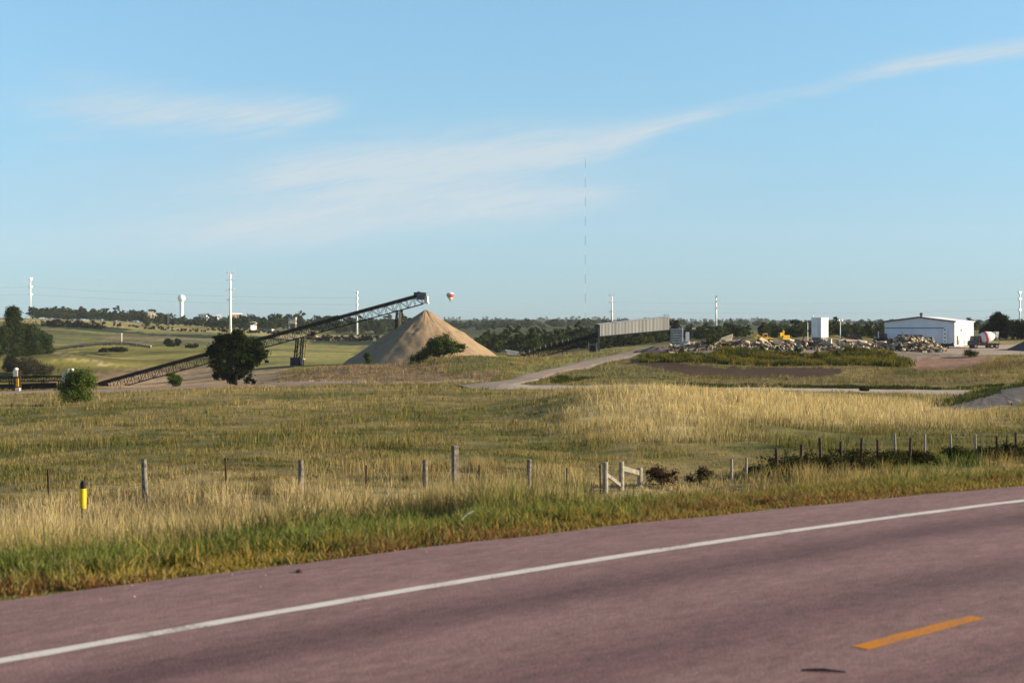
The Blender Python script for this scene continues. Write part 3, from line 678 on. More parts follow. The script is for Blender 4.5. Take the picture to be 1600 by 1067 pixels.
tree('dead_shrub', 'brown twiggy shrub by the wooden gate brace', 'shrub', 1034, 50.5, 1.7, .95, (.085,.052,.035), n=2600, leaf=.07, z0=.02, lobes=10, seed=61, var=.5)
tree('dead_shrub', 'rusty brown shrub right of the twiggy one by the fence', 'shrub', 1093, 51.5, 1.5, .72, (.10,.075,.04), n=1600, leaf=.07, z0=.02, lobes=9, seed=62, var=.5)
for px, D_, w, h, s in ((1218,54.2,2.3,1.0,71),(1252,54.6,2.5,.85,72),(1285,55.4,2.6,.9,73),(1330,56.6,2.7,.85,74),(1372,57.6,2.7,.75,75),(1400,58.4,2.3,.6,76),(1540,62.5,2,.6,77),(1582,62.6,2.6,.8,78),(1440,59.4,2.4,.5,79),(1500,61,2.6,.6,80),(1620,63.8,2.6,.8,84),(1190,53.6,1.8,.55,85)):
    tree('low_shrub', 'low dark olive shrub growing along the foot of the right fence', 'shrub', px, D_, w, h, (.045,.052,.018), n=2200, leaf=.085, z0=.0, lobes=14, seed=s, group='low shrubs along the right fence')
for px, D_, w, h, s, lb in ((1518,304,5,1.6,81,'dark green bush at the edge of the gravel yard'),(1113,318,5.5,3.8,82,'olive bush behind the left end of the rubble'),(1350,183,1.6,.9,83,'small yellow green bush beside the pale gravel lane')):
    tree('yard_bush', lb, 'bush', px, D_, w, h, (.065,.075,.022), n=1500, leaf=.25, z0=.0, lobes=8, seed=s)

g_ = random.Random(17); wb = None
for i in range(26):
    px = g_.uniform(1045, 1405); D_ = g_.uniform(290, 308); w = g_.uniform(1.6, 3.4); h = g_.uniform(.9, 1.9) * (1.25 if px > 1290 else .9)
    tree('weed_bush', 'bushy weed growing on the bank in front of the rubble', 'bush', px, D_, w, h, ((.045,.060,.014),(.10,.085,.02),(.06,.07,.018),(.14,.10,.02))[i % 4], n=1500, leaf=.17, z0=.0, lobes=9, seed=500+i, group='weed bushes on the rubble bank')
# ---- broadleaf proto meshes for the woods
PROTO = []
for k in range(6):
    sd = 300 + k; w = [9,10,8,11,7,9.5][k]; h = [10,9,11,9.5,10,8][k]
    PROTO.append((crown_mesh('wood_crown', lumpy(w, h, .06*h, 12, sd), 1500, .75, [(.058,.084,.026),(.075,.10,.03),(.050,.074,.026),(.085,.105,.03),(.06,.08,.028),(.072,.09,.026)][k], .38, sd), h))
for me_, _h in PROTO: me_.materials.append(M['leaf'])
def wood_tree(x, y, sc, label, group, k=None, dz=-.3):
    me, h = PROTO[k if k is not None else random.randrange(6)]
    o = bpy.data.objects.new('woodland_tree', me); COL.objects.link(o)
    o.location = (x, y, hz1(x, y) + dz); o.rotation_euler = (0, 0, random.uniform(0, 6.28)); o.scale = (sc*random.uniform(.9,1.15), sc*random.uniform(.9,1.15), sc*random.uniform(.85,1.1))
    return tag(o, label, 'tree', group)
REST = []
def belt(n, pxa, pxb, Da, Db, sa, sb, label, group, dz=-.3, own=1):
    for i in range(n):
        if i % own:      # past the 300 that show largest, the rest of the ridge trees are one wood
            px = pxa + (pxb - pxa) * (i + random.uniform(-.4, .4)) / max(1, n-1); D = random.uniform(Da, Db); REST.append(((px-800)/F*D, D, random.uniform(sa, sb))); continue
        px = pxa + (pxb - pxa) * (i + random.uniform(-.4, .4)) / max(1, n-1); D = random.uniform(Da, Db)
        wood_tree((px-800)/F*D, D, random.uniform(sa, sb), label, group, dz=dz)
belt(80, 50, 262, 1230, 1420, .75, 1.25, 'dark tree in the belt above the crop field at the left', 'trees above the left crop field', own=3)
belt(66, 225, 430, 1060, 1330, .6, 1.0, 'dark tree in the belt between the water tower and the crop field', 'trees below the water tower', own=3)
belt(110, 375, 650, 1080, 1500, .9, 1.45, 'dark tree in the belt behind the stacker conveyor', 'trees behind the stacker conveyor', own=3)
belt(94, 745, 1055, 480, 640, .72, 1.1, 'dark green tree in the wood behind the covered conveyor', 'trees behind the covered conveyor', dz=-1.8)
belt(34, 1072, 1165, 480, 600, .4, .68, 'dark green tree in the wood behind the rubble heap', 'trees behind the rubble heap', dz=-1)
belt(28, 1195, 1275, 480, 620, .45, .75, 'dark green tree in the wood left of the white tank', 'trees left of the white tank', dz=-1)
belt(36, 1290, 1395, 460, 580, .45, .75, 'green tree in the row between the white tank and the steel building', 'trees left of the steel building', dz=-1)
belt(16, 1515, 1650, 600, 760, .6, .95, 'dark tree in the row beyond the yard at the right', 'trees beyond the yard')
def far_wood():
    g = np.random.default_rng(5); Vs = []; Cs = []
    src = [(np.array([v.co for v in me.vertices]).reshape(-1,4,3), h) for me, h in PROTO]
    for i in range(1120):
        px = g.uniform(-150, 1750); D = math.exp(g.uniform(math.log(1500), math.log(6200)))
        if i > 980: px = g.uniform(690, 950); D = g.uniform(1300, 2600)
        if px < 640 and D < 2200: continue
        x = (px-800)/F*D; z = hz1(x, D); q, h = src[i % 6]; q = q[g.choice(len(q), 260, False)]
        s = g.uniform(.42, .85) * (1 + D/8000); a = g.uniform(0, 6.28); ca, sa = math.cos(a), math.sin(a)
        c0 = q.mean(1, keepdims=True); q = c0 + (q - c0) * 2.3
        w = np.stack([q[...,0]*ca - q[...,1]*sa, q[...,0]*sa + q[...,1]*ca, q[...,2]], -1) * np.array([s*1.5, s*1.5, s]) + np.array([x, D, z - .5])
        Vs.append(w.reshape(-1, 3)); Cs.append(np.repeat((np.array([.046,.066,.024]) * g.uniform(.6, 1.4, (260,1))), 4, 0))
    V = np.concatenate(Vs); C = np.concatenate(Cs)
    V2 = []; C2 = []
    for i, (x, D, s) in enumerate(REST):
        q, h = src[i % 6]; q = q[g.choice(len(q), 700, False)]; a = g.uniform(0, 6.28); ca, sa = math.cos(a), math.sin(a); c0 = q.mean(1, keepdims=True); q = (c0 + (q - c0) * 1.5) * np.array([1.45, 1.45, 1.15])
        V2.append((np.stack([q[...,0]*ca - q[...,1]*sa, q[...,0]*sa + q[...,1]*ca, q[...,2]], -1) * s + np.array([x, D, hz1(x, D) - .3])).reshape(-1, 3)); C2.append(np.repeat(np.array([.042,.060,.020]) * g.uniform(.6, 1.4) * g.uniform(.8, 1.2, (700,1)), 4, 0))
    tag(link('ridge_wood', fastmesh('ridge_wood', np.concatenate(V2), np.arange(sum(map(len, V2))).reshape(-1,4), np.concatenate(C2)), M['leaf']), 'dark green wood filling the belts along the ridge at the left', 'woods', kind='stuff')
    tag(link('distant_wood', fastmesh('distant_wood', V, np.arange(len(V)).reshape(-1,4), C), M['leaf']), 'hazy blue green woods on the far ridge along the horizon', 'woods', kind='stuff')
far_wood()
def hedge(name, label, pts, h, wd, col, n, leaf, seed):
    w_ = [pos(*p) for p in pts]; r = thing(name, label, 'hedge', w_[0]); bl = []; g = random.Random(seed)
    for a, b in zip(w_[:-1], w_[1:]):
        k = max(2, int((b - a).length / (wd * .7)))
        for i in range(k):
            q = a.lerp(b, i/k) - w_[0]; hh = h * g.uniform(.6, 1.1); bl.append((q.x, q.y, hz1(q.x + w_[0].x, q.y + w_[0].y) - w_[0].z + hh*.45, wd*.8, wd*.6, hh*.55))
    link('foliage', crown_mesh(name, bl, n, leaf, col, .3, seed), M['leaf'], r)
hedge('dark_leafy_strip', 'dark hedgerow below the crop field at the far left', [(72,905),(110,900),(165,890)], 5.0, 4, (.024,.032,.012), 9000, .7, 401)
hedge('dark_leafy_strip', 'thin dark hedgerow between two crop strips left of the tallest pole', [(180,960),(260,960),(340,950),(420,935),(475,925)], 3.0, 3, (.030,.040,.014), 6000, .7, 402)
hedge('dark_leafy_strip', 'dark leafy strip along the edge of the green field between the stacker and the sand pile', [(478,820),(540,800),(600,780)], 3.4, 3, (.022,.030,.011), 9000, .6, 403)  # leaf strip put in for the dark edge of this field

# ================================================================== the long stacker conveyor
def truss(mb, A, B, half, depth, n, r=.09, up=Vector((0,0,1))):
    """box truss from A to B (centre of the top chords), hanging `depth` below"""
    ax = (B - A).normalized(); sd = ax.cross(up).normalized(); dn = sd.cross(ax).normalized() * -1
    if dn.z > 0: dn = -dn
    for s in (-1, 1):
        for d in (0, depth): mb.bar(A + sd*half*s + dn*d, B + sd*half*s + dn*d, r*2.2, r*2.2)
        for k in range(n + 1):
            t = A.lerp(B, k/n) + sd*half*s; mb.bar(t, t + dn*depth, r*1.3)
            if k < n:
                u = A.lerp(B, (k+1)/n) + sd*half*s
                mb.bar(*((t, u + dn*depth) if k % 2 else (t + dn*depth, u)), r*1.2)
    for k in range(0, n + 1):
        t = A.lerp(B, k/n); mb.bar(t - sd*half + dn*depth, t + sd*half + dn*depth, r)
    return ax, sd, dn
A = P(152, 601, 380); B = P(657, 462, 372)
base = pos(470, 374)
rt = thing('stacker_conveyor', 'long dark inclined truss conveyor rising to the top of the sand pile', 'conveyor', base)
mb = MB(); ax, sd, dn = truss(mb, A, B, 1.0, 2.3, 46, .085); mb.build('truss', 'steel', rt, True)
mb = MB(); mb.bar(A - dn*.45, B - dn*.45, 1.7, .16); mb.build('belt', 'belt', rt, True)
mb = MB()
for s in (-1, 1): mb.bar(A + sd*s*1.12 - dn*.12, B + sd*s*1.12 - dn*.12, .10, .62)
mb.build('side_guard', 'steel', rt, True)
wk = MB(); wk.bar(A - sd*1.7 + dn*.25, B - sd*1.7 + dn*.25, 1.0, .07); w_ = wk.build('walkway', 'steel', rt, True)
hr = MB()
for k in range(61):
    t = A.lerp(B, k/60) - sd*2.15 + dn*.25; hr.bar(t, t - dn*1.05, .05)
for d in (.55, 1.05): hr.bar(A - sd*2.15 + dn*(.25 - d), B - sd*2.15 + dn*(.25 - d), .05)
hr.build('handrail', 'steel', w_, True)
# head end
mb = MB(); mb.cyl(B - sd*.95 + ax*.3 - dn*.1, B + sd*.95 + ax*.3 - dn*.1, .75, n=18); mb.build('head_pulley', 'galv', rt, True, True)
mb = MB()
for s in (-1, 1): mb.box(B + sd*s*1.15 + ax*.2 + dn*.2, (2.2, .12, 1.9), math.atan2(ax.y, ax.x))
mb.build('head_frame', 'steel2', rt, True)
mb = MB(); mb.box(B + ax*1.25 + dn*1.3, (.9, 2.1, 1.6), math.atan2(ax.y, ax.x)); mb.box(B + ax*.7 + dn*2.2, (1.9, 1.9, .3), math.atan2(ax.y, ax.x)); mb.build('discharge_hood', 'cream', rt, True)
mb = MB(); mb.cyl(B - sd*1.9 - ax*.5 - dn*.9, B - sd*1.2 - ax*.5 - dn*.9, .42, n=12); mb.box(B - sd*1.6 - ax*1.3 - dn*.9, (1.0,.8,.8), math.atan2(ax.y, ax.x)); mb.build('drive_motor', 'steel2', rt, True)
def on_line(px):
    lo, hi = 0.0, 1.0
    for _ in range(40):
        md = (lo + hi)/2; q = A.lerp(B, md)
        if 800 + F*q.x/q.y < px: lo = md
        else: hi = md
    return A.lerp(B, lo)
az = math.atan2(ax.y, ax.x)
# middle support
q = on_line(465); gz = hz1(q.x, q.y); tw = MB()
for s in (-1, 1):
    for d in (-.8, .8):
        tw.bar(Vector((q.x, q.y, gz)) + sd*s*1.2 + Vector((ax.x, ax.y, 0))*d, q + sd*s*1.0 + dn*2.3 + ax*d*.9, .34)
h_ = q.z - 2.4 - gz
for s in (-1, 1):
    for z0, z1 in ((.1,.5),(.5,.9)):
        tw.bar(Vector((q.x, q.y, gz + h_*z0)) + sd*s*1.1 - Vector((ax.x, ax.y, 0))*.8, Vector((q.x, q.y, gz + h_*z1)) + sd*s*1.1 + Vector((ax.x, ax.y, 0))*.8, .14)
tw.build('support_tower', 'steel', rt, True)
mb = MB(); mb.box((q.x - .3, q.y, gz + 1.0), (2.8, 2.6, 2.2), az); mb.build('counterweight', 'bluedark', rt, True, bevel=.05)
q2 = on_line(474); mb = MB()
mb.bar(q2 + dn*2.3 - sd*1.2, Vector((q2.x, q2.y, q2.z - 8.2)) - sd*1.4, .3, .24); mb.bar(q2 + dn*2.3 + sd*1.2, Vector((q2.x, q2.y, q2.z - 8.2)) + sd*.8, .3, .24)
mb.bar(Vector((q2.x, q2.y, q2.z - 8.2)) - sd*1.4, Vector((q2.x, q2.y, q2.z - 8.2)) + sd*.8, .3)
mb.build('takeup_frame', 'tanpaint', rt, True)
mb = MB(); mb.bar(Vector((q2.x, q2.y, q2.z - 8.2)) - sd*.3, Vector((q2.x, q2.y, hz1(q2.x, q2.y))) - sd*.3, .22); mb.build('takeup_guide', 'steel', rt, True)
q3 = on_line(481); mb = MB(); c = q3 + dn*2.7 - sd*1.6
mb.box(c, (2.9, 2.6, .22), az)
for s in (-1, 1):
    for e in (-1, 1): mb.bar(c + Vector((ax.x,ax.y,0))*1.4*s + sd*1.2*e, c + Vector((ax.x,ax.y,0))*1.4*s + sd*1.2*e + Vector((0,0,1.1)), .09)
    mb.bar(c + Vector((ax.x,ax.y,0))*1.4*s - sd*1.2 + Vector((0,0,1.1)), c + Vector((ax.x,ax.y,0))*1.4*s + sd*1.2 + Vector((0,0,1.1)), .09)
mb.bar(c - Vector((ax.x,ax.y,0))*1.4 - sd*1.2 + Vector((0,0,1.1)), c + Vector((ax.x,ax.y,0))*1.4 - sd*1.2 + Vector((0,0,1.1)), .09)
pf = mb.build('service_platform', 'tanpaint', rt, True)
mb = MB(); mb.box(c + Vector((.3,0,.7)), (1.1,1.1,1.2), az); mb.build('gearbox', 'rust', pf, True)
q4 = on_line(460); mb = MB(); c = q4 - dn*1.9
mb.box(c, (1.9, 1.8, .16), az); mb.box(c + Vector((0,0,1.1)), (1.9,1.8,.16), az); mb.box(c + Vector((0,0,1.55)), (2.0,1.9,.12), az)
for s in (-1,1):
    for e in (-1,1): mb.bar(c + Vector((.85*s,.8*e,-1.4)), c + Vector((.85*s,.8*e,1.5)), .12)
mb.box(c + Vector((0,.5,.5)), (1.7,.1,1.0), az)
mb.build('motor_house', 'cream', rt, True)
# far support by the pile
q5 = on_line(621); gz = hz1(q5.x, q5.y) ; mb = MB()
for s in (-1, 1):
    mb.bar((q5.x + sd.x*s*1.0 - .8, q5.y + sd.y*s, gz - .3), q5 + sd*s + dn*2.2 - Vector((.7,0,0)), .3); mb.bar((q5.x + sd.x*s*1.0 + .8, q5.y + sd.y*s, gz - .3), q5 + sd*s + dn*2.2 + Vector((.5,0,0)), .34)
hh = q5.z - 2.2 - gz
for k in range(5): mb.bar((q5.x-.8, q5.y - 1, gz + hh*k/5), (q5.x+.75, q5.y - 1, gz + hh*(k+1)/5), .12); mb.bar((q5.x-.8, q5.y - 1, gz + hh*k/5), (q5.x+.75, q5.y-1, gz + hh*k/5), .12)
s5 = mb.build('support_tower', 'steel', rt, True)
mb = MB(); mb.box((q5.x + .75, q5.y - 1.25, q5.z - 4.6), (.75, .14, 4.0)); mb.build('side_plate', 'tanpaint', s5, True)
# tail skid
mb = MB(); t0 = A + dn*1.2; mb.box((t0.x, t0.y, hz1(t0.x,t0.y)+.2), (4.5, 2.6, .8), az); mb.cyl(A - sd*1.0, A + sd*1.0, .55, n=14); mb.build('tail_frame', 'steel', rt, True)

# ================================================================== sand pile
def pile(name, label, cat, px, D, prof, mat, seed, ell=1.0, n=144, noise=.35):
    c = pos(px, D); V = []; F_ = []; rs = np.concatenate([np.linspace(0, prof[-1][0], 70)])
    pr = np.array(prof); hs = np.interp(rs, pr[:,0], pr[:,1]); hs = np.convolve(np.pad(hs, 1, mode='edge'), [.25,.5,.25], 'valid'); hs[0] = prof[0][1] - .12
    for i, r in enumerate(rs):
        a = np.arange(n) * 2*math.pi/n; env = min(1, r / 1.5) * min(1, max(0, (rs[-1] - r) / 2) + .3)
        gul = (fbm(a*9/ (2*math.pi) * 3 + 50, np.full(n, r*.05), seed, 4) - .5) * noise * 2 + (fbm(np.cos(a)*r*.5, np.sin(a)*r*.5, seed+3, 3)-.5) * noise * 1.4
        x = np.cos(a)*r; y = np.sin(a)*r*ell
        V += list(zip(x, y, hs[i] + gul*env))
    m = len(rs); F_ = [(i*n+k, (i+1)*n+k, (i+1)*n+(k+1)%n, i*n+(k+1)%n) for i in range(m-1) for k in range(n)]
    o = link(name, fastmesh(name, V, F_, smooth=True), M[mat]); o.location = c
    return tag(o, label, cat)
_c0 = pos(665, 367); _zt = P(667, 483.5, 367).z - _c0.z; _zb = P(667, 519, 367).z - _c0.z
pile('sand_pile', 'tall conical tan sand pile with a bench halfway up', 'sand pile', 665, 367, [(0,_zt),(.5,_zt-.25),(8.7,_zb+.22),(9.5,_zb-.05),(20.8,.1),(24,-2.0)], 'sand', 3, noise=.36)
_g = pos(1620, 325); pile('gravel_pile', 'dark purple grey gravel pile at the right edge of the yard', 'gravel pile', 1622, 325, [(0,3.3),(.8,3.0),(7.2,0),(8.5,-1)], 'darkgravel', 6, noise=.2)
pile('soil_pile', 'reddish brown soil heap behind the rubble left of the steel building', 'soil heap', 1333, 348, [(0,2.6),(.6,2.2),(2.2,.9),(3.6,-.2)], 'soil', 8, noise=.5, n=48)
pile('soil_bank', 'grey earth mound at the left end of the rubble bank', 'soil heap', 1030, 322, [(0,1.1),(1.5,.9),(5.5,-.1),(6.5,-.6)], 'darkgravel', 9, ell=.7, noise=.35, n=64)

# ================================================================== covered conveyor
G1 = P(935, 507, 372); G2 = P(1046, 495, 380); h1 = 18.5*372/F; h2 = 20.0*380/F
base = pos(990, 376); rt = thing('covered_conveyor', 'grey corrugated covered conveyor gallery sloping up to the loading tower', 'conveyor', base)
ax2 = (G2 - G1); hd = Vector((ax2.x, ax2.y, 0)).normalized(); bk = Vector((-hd.y, hd.x, 0))
def wavy(p, q, hp, hq, off, seed, n=220):
    g = np.random.default_rng(seed); V = []; C = []; L = (q - p).length
    panel = 0
    for i in range(n + 1):
        t = i/n; a = p.lerp(q, t); w = .035*math.sin(t*L/.42*2*math.pi); hh = hp*(1-t) + hq*t
        if i % 7 == 0: panel = g.uniform(.74, 1.08)
        b = a + off - hd.cross(Vector((0,0,1)))*0 - bk*w*(1 if off.length < .1 else -1)
        V += [b, b - Vector((0,0,hh))]; C += [np.array([.235,.24,.235])*panel]*2
    return V, [(2*i, 2*i+1, 2*i+3, 2*i+2) for i in range(n)], C
V1, F1, C1 = wavy(G1, G2, h1, h2, Vector((0,0,0)), 2); V2, F2, C2 = wavy(G1, G2, h1, h2, bk*2.6, 4)
me = fastmesh('siding', [tuple(v - base) for v in V1 + V2], F1 + [tuple(i + len(V1) for i in f) for f in F2], np.array(C1 + C2)); link('siding', me, M['corrug'], rt)
mb = MB(); mb.bar(G1 + bk*1.3 + Vector((0,0,.08)), G2 + bk*1.3 + Vector((0,0,.08)), 2.9, .14); mb.build('roof', 'galv', rt, True)
mb = MB(); mb.bar(G1 + bk*1.3 - Vector((0,0,h1+.15)), G2 + bk*1.3 - Vector((0,0,h2+.15)), 2.7, .3); mb.build('floor_frame', 'steel', rt, True)
mb = MB(); pc = G1 + bk*.1; z0 = hz1(pc.x, pc.y); mb.bar((pc.x+.2, pc.y, z0-.3), (pc.x+.2, pc.y, G1.z - .1), .42); mb.bar((pc.x+.2, pc.y+2.3, z0-.3), (pc.x+.2, pc.y+2.3, G1.z - h1), .42)
mb.build('support_column', 'steel2', rt, True)
mb = MB()
for k in range(4): mb.bar(G2 + bk*.65*k - Vector((.4,0,0)), G2 + bk*.65*k - Vector((.4,0,-.75 if k in (0,3) else -.3)), .08)
mb.bar(G1.lerp(G2,.9) - Vector((0,0,-.7)), G2 + Vector((0,0,.55)), .08); mb.build('roof_rail', 'steel2', rt, True)
# open conveyor feeding it
O1 = P(815, 557, 395); O2 = P(938, 521, 373); bo = pos(860, 388)
ro = thing('open_conveyor', 'dark open truss conveyor rising into the lower end of the covered gallery', 'conveyor', bo)
mb = MB(); axo, sdo, dno = truss(mb, O1, O2, .8, 1.7, 16, .07); mb.build('truss', 'steel', ro, True)
mb = MB(); mb.bar(O1 - dno*.3, O2 - dno*.3, 1.4, .14); mb.build('belt', 'belt', ro, True)
mb = MB(); mb.bar(O1.lerp(O2,.45) - sdo*.9 - dno*.1, O2 - sdo*.9 - dno*.1, .08, .9); mb.build('side_guard', 'steel', ro, True)
mb = MB()
for k in range(15):
    t = O1.lerp(O2, k/14) + sdo*1.0; mb.bar(t, t - dno*1.15, .06)
mb.bar(O1 + sdo*1.0 - dno*1.15, O2 + sdo*1.0 - dno*1.15, .06); mb.build('handrail', 'steel2', ro, True)
for t in (.22, .55): 
    q = O1.lerp(O2, t) + dno*1.7; g_ = hz1(q.x, q.y); mb = MB()
    for s in (-1, 1): mb.bar(q + sdo*s*.7, (q.x + sdo.x*s*1.1, q.y + sdo.y*s*1.1, g_ - .3), .2)
    mb.build('support_leg', 'steel', ro, True)
# control box under the gallery end
p = pos(926, 372); r = thing('control_box', 'small grey metal cabinet under the lower end of the covered gallery', 'cabinet', p)
mb = MB(); mb.box((0,0,1.15), (1.9,1.5,2.5)); mb.build('body', 'steel2', r, bevel=.04)
mb = MB(); mb.box((0,-.78,1.2), (1.4,.05,1.9)); mb.build('door', 'steel', r)
mb = MB()
for s in (-1, 1): mb.bar((s*1.05, -.3, -.2), (s*1.05, -.3, 2.9), .14)
mb.build('frame', 'galv', r)
# feeder machine at the foot of it
p = pos(800, 396); r = thing('feed_hopper', 'low cream feed hopper at the foot of the open conveyor', 'hopper', p)
mb = MB(); mb.prism([(-1.9,2.3),(1.9,1.7),(1.3,.7),(-1.2,.9)], -1.1, 1.1); mb.build('hopper', 'cream', r)
mb = MB()
for x in (-1.3, 1.2):
    for y in (-.9, .9): mb.bar((x, y, -.3), (x, y, 1.2), .18)
mb.box((.4,0,.55), (3.2,1.6,.25)); mb.build('frame', 'steel', r)
mb = MB(); mb.bar((.9,0,1.4), (3.2,0,1.1), 1.2, .2); mb.build('feeder_belt', 'belt', r)
# loading tower at the head
p = pos(1059, 382); r = thing('loading_tower', 'grey louvred loading tower with pale posts at the upper end of the covered conveyor', 'tower', p)
zb = p.z; zt = P(1059, 513.5, 382).z - zb; zt2 = P(1059, 497, 382).z - zb
mb = MB()
for k in range(7): mb.box((-.6, -1.4, .3 + (zt-.5)*k/6), (2.7, .14, .42))
mb.build('louvre_panel', 'galv', r)
mb = MB(); mb.box((-.6, 0, zt/2 - .2), (2.6, 2.5, zt + .3)); mb.build('bin', 'steel2', r)
mb = MB()
for x, hh in ((1.15, zt + .3), (2.1, zt - 1.2)): mb.box((x, -1.2, hh/2 - .3), (.34, .34, hh + .6))
mb.build('pale_post', 'white', r)
mb = MB(); mb.box((2.5, -.9, zt*.4), (.8, .9, zt*.8)); mb.build('side_cabinet', 'white', r, bevel=.03)
mb = MB(); mb.box((-.9, 0, zt + .55), (1.6, 1.6, 1.1)); mb.cyl((-.2,-.9,zt+.6), (-.2,.9,zt+.6), .5, n=12); mb.bar((-1.4,0,zt2-.6), (.9,0,zt+.25), .35); mb.build('head_drive', 'rust', r)
mb = MB(); mb.bar((1.2,0,zt+.1), (3.0,0,zt+.5), .12); mb.bar((2.6,0,zt+.5), (4.6,0,zt+.35), .1); mb.bar((3.2,0,0), (4.5,0,zt+.3), .07); mb.build('walkway_rail', 'steel2', r)
mb = MB(); mb.box((4.3,-.2,zt+.05), (.9,.5,.45)); mb.build('lamp_box', 'cream', r)

# ================================================================== low conveyor and equipment at the far left
LA = P(-120, 592, 262); LB = P(100, 588.5, 262); base = pos(0, 262)
r = thing('ground_conveyor', 'low dark horizontal conveyor at the left edge leading to the bright green bush', 'conveyor', base)
mb = MB(); truss(mb, LA, LB, .7, .75, 26, .06); mb.build('truss', 'steel', r, True)
mb = MB(); mb.bar(LA + Vector((0,0,.2)), LB + Vector((0,0,.2)), 1.2, .12); mb.build('belt', 'belt', r, True)
for t in (.1, .35, .62, .85, .97):
    q = LA.lerp(LB, t); mb = MB(); g_ = hz1(q.x, q.y)
    for y in (-.6, .6): mb.bar((q.x, q.y + y, g_ - .3), (q.x, q.y + y, q.z - .6), .16)
    mb.build('leg', 'steel', r, True)
for (px0, px1, kk) in ((-40, 22, 0), (34, 88, 1)):
    mb = MB(); a = pos(px0, 258); b = pos(px1, 258); mb.bar(a + Vector((0,0,.9)), b + Vector((0,0,.9)), .25, 1.0); mb.build('skirt_panel', 'steel', r, True)
p = pos(27, 257); r = thing('drive_tower', 'rusty yellow drive tower with a pale top standing across the low conveyor', 'tower', p)
ht = P(27, 575, 257).z - p.z
mb = MB()
for x in (-.35, .35):
    for y in (-.5, .5): mb.bar((x, y, -.3), (x, y, ht*.93), .2)
for k in range(5): mb.bar((-.35, -.5, ht*.18*k), (.35, -.5, ht*.18*(k+1)), .12)
mb.build('mast', 'rust', r)
mb = MB(); mb.box((.25,-.62,ht*.40), (.42,.2,ht*.34)); mb.build('side_plate', 'yellow', r)
mb = MB(); mb.box((-.1,-.6,ht*.78), (.8,.3,ht*.26)); mb.lathe((-.1,-.3,ht*.90), [(.42,0),(.42,.3),(.2,.5)], 12); mb.build('head_box', 'cream', r)
mb = MB(); mb.box((.3,-.5,.35), (.8,.8,.7)); mb.build('base_block', 'cream', r, bevel=.04)
mb = MB(); mb.box((-1.1,0,.4), (1.4,1.2,.9)); mb.build('motor', 'steel', r, bevel=.04)
p = pos(112, 258); r = thing('screen_plant', 'low grey screening machine with cream ends half hidden behind the bright green bush', 'machine', p)
zt = P(112, 581, 258).z - p.z
mb = MB(); mb.prism([(-1.6,zt*.5),(2.0,zt*.3),(2.0,zt*.75),(-1.4,zt*.98)], -1, 1); mb.build('body', 'galv', r)
mb = MB(); mb.box((-.1,-.2,zt+.25), (.9,.9,.7)); mb.bar((.2,-.2,zt+.3), (.7,-.2,zt-.1), .3); mb.build('motor', 'cream', r, bevel=.05)
mb = MB(); mb.box((1.75,-.2,zt*.85), (.7,1.6,.5)); mb.build('chute', 'cream', r)
mb = MB()
for x in (-1.3,1.6):
    for y in (-.9,.9): mb.bar((x,y,-.3), (x,y,zt*.5), .2)
mb.build('frame', 'steel', r)

# ================================================================== fences
def fence(name, label, spec, wires, cat='fence'):
    ps = [pos(px, D) for px, D, *_ in spec]
    r = thing(name, label, cat, ps[0]); tops = []
    for p, (px, D, h, kind) in zip(ps, spec):
        mb = MB(); g = random.Random(int(px*7)); tl = Vector((g.uniform(-.06,.06), g.uniform(-.06,.06), 0)) * h
        if kind == 't': mb.bar(p - Vector((0,0,.35)), p + tl + Vector((0,0,h)), .045, .045)
        else: mb.cyl(p - Vector((0,0,.4)), p + tl + Vector((0,0,h)), {'p':.055,'d':.065}.get(kind,.085), {'p':.05,'d':.06}.get(kind,.075), 10)
        o = mb.build('post', {'t':'rust','w':'wood','p':'woodpale','b':'wood','d':'rust'}[kind], r, True); tops.append((p + tl*.9, h))
        if kind == 't': o['label'] = 'thin rusty metal post'
    for wz in wires:
        mb = MB()
        for (p, h), (q, h2) in zip(tops[:-1], tops[1:]):
            m = (p + q)/2 + Vector((0,0,wz*min(h,h2) - .03)); mb.bar(p + Vector((0,0,wz*h)), m, .007); mb.bar(m, q + Vector((0,0,wz*h2)), .007)
        mb.build('wire', 'wire', r, True)
    return r
fence('wire_fence', 'wire fence on weathered wooden and thin metal posts in the tan grass at the left', [
 (-60,36.5,1.15,'w'),(78,37.6,.98,'t'),(228,38.6,1.22,'w'),(355,40,1.05,'t'),(470,41.5,1.15,'w'),(571,43,1.0,'t'),(665,44.3,1.1,'w'),(748,45.6,1.0,'t'),(825,46.8,1.15,'w'),(885,47.8,.9,'t'),(938,48.6,1.0,'t')], (.92,.68,.42))
fence('wire_fence', 'wire fence with dark and pale posts running along the ditch at the right', [
 (1096,51.5,.6,'t'),(1143,52.4,.85,'p'),(1166,52.8,.85,'p'),(1215,53.8,1.15,'d'),(1250,54.6,1.15,'d'),(1284,55.4,1.35,'d'),(1315,56.2,1.15,'d'),(1344,57,1.25,'d'),(1371,57.8,1.15,'d'),(1400,58.6,1.3,'p'),(1421,59.2,1.1,'d'),(1445,60,1.2,'p'),(1487,61.3,1.15,'p'),(1525,62.6,1.1,'p'),(1559,63.8,1.05,'d'),(1572,64.3,.95,'t'),(1587,65,1.05,'d'),(1640,67,1.0,'d')], (.92,.62))
p = pos(711, 44.6); r = thing('wooden_post', 'tall square weathered post standing above the left fence', 'post', p)
ht = P(711, 698, 44.6).z - p.z
mb = MB(); mb.box((0,0,ht/2-.2), (.17,.17,ht+.4), .6); mb.build('shaft', 'wood', r, bevel=.01)
mb = MB(); mb.box((0,0,ht+.02), (.19,.19,.04), .6); mb.build('cap', 'wood', r)
b = pos(946, 48.8); r = thing('fence_brace', 'pale wooden corner brace of three posts joined by sloping rails', 'fence brace', b)
ps = []
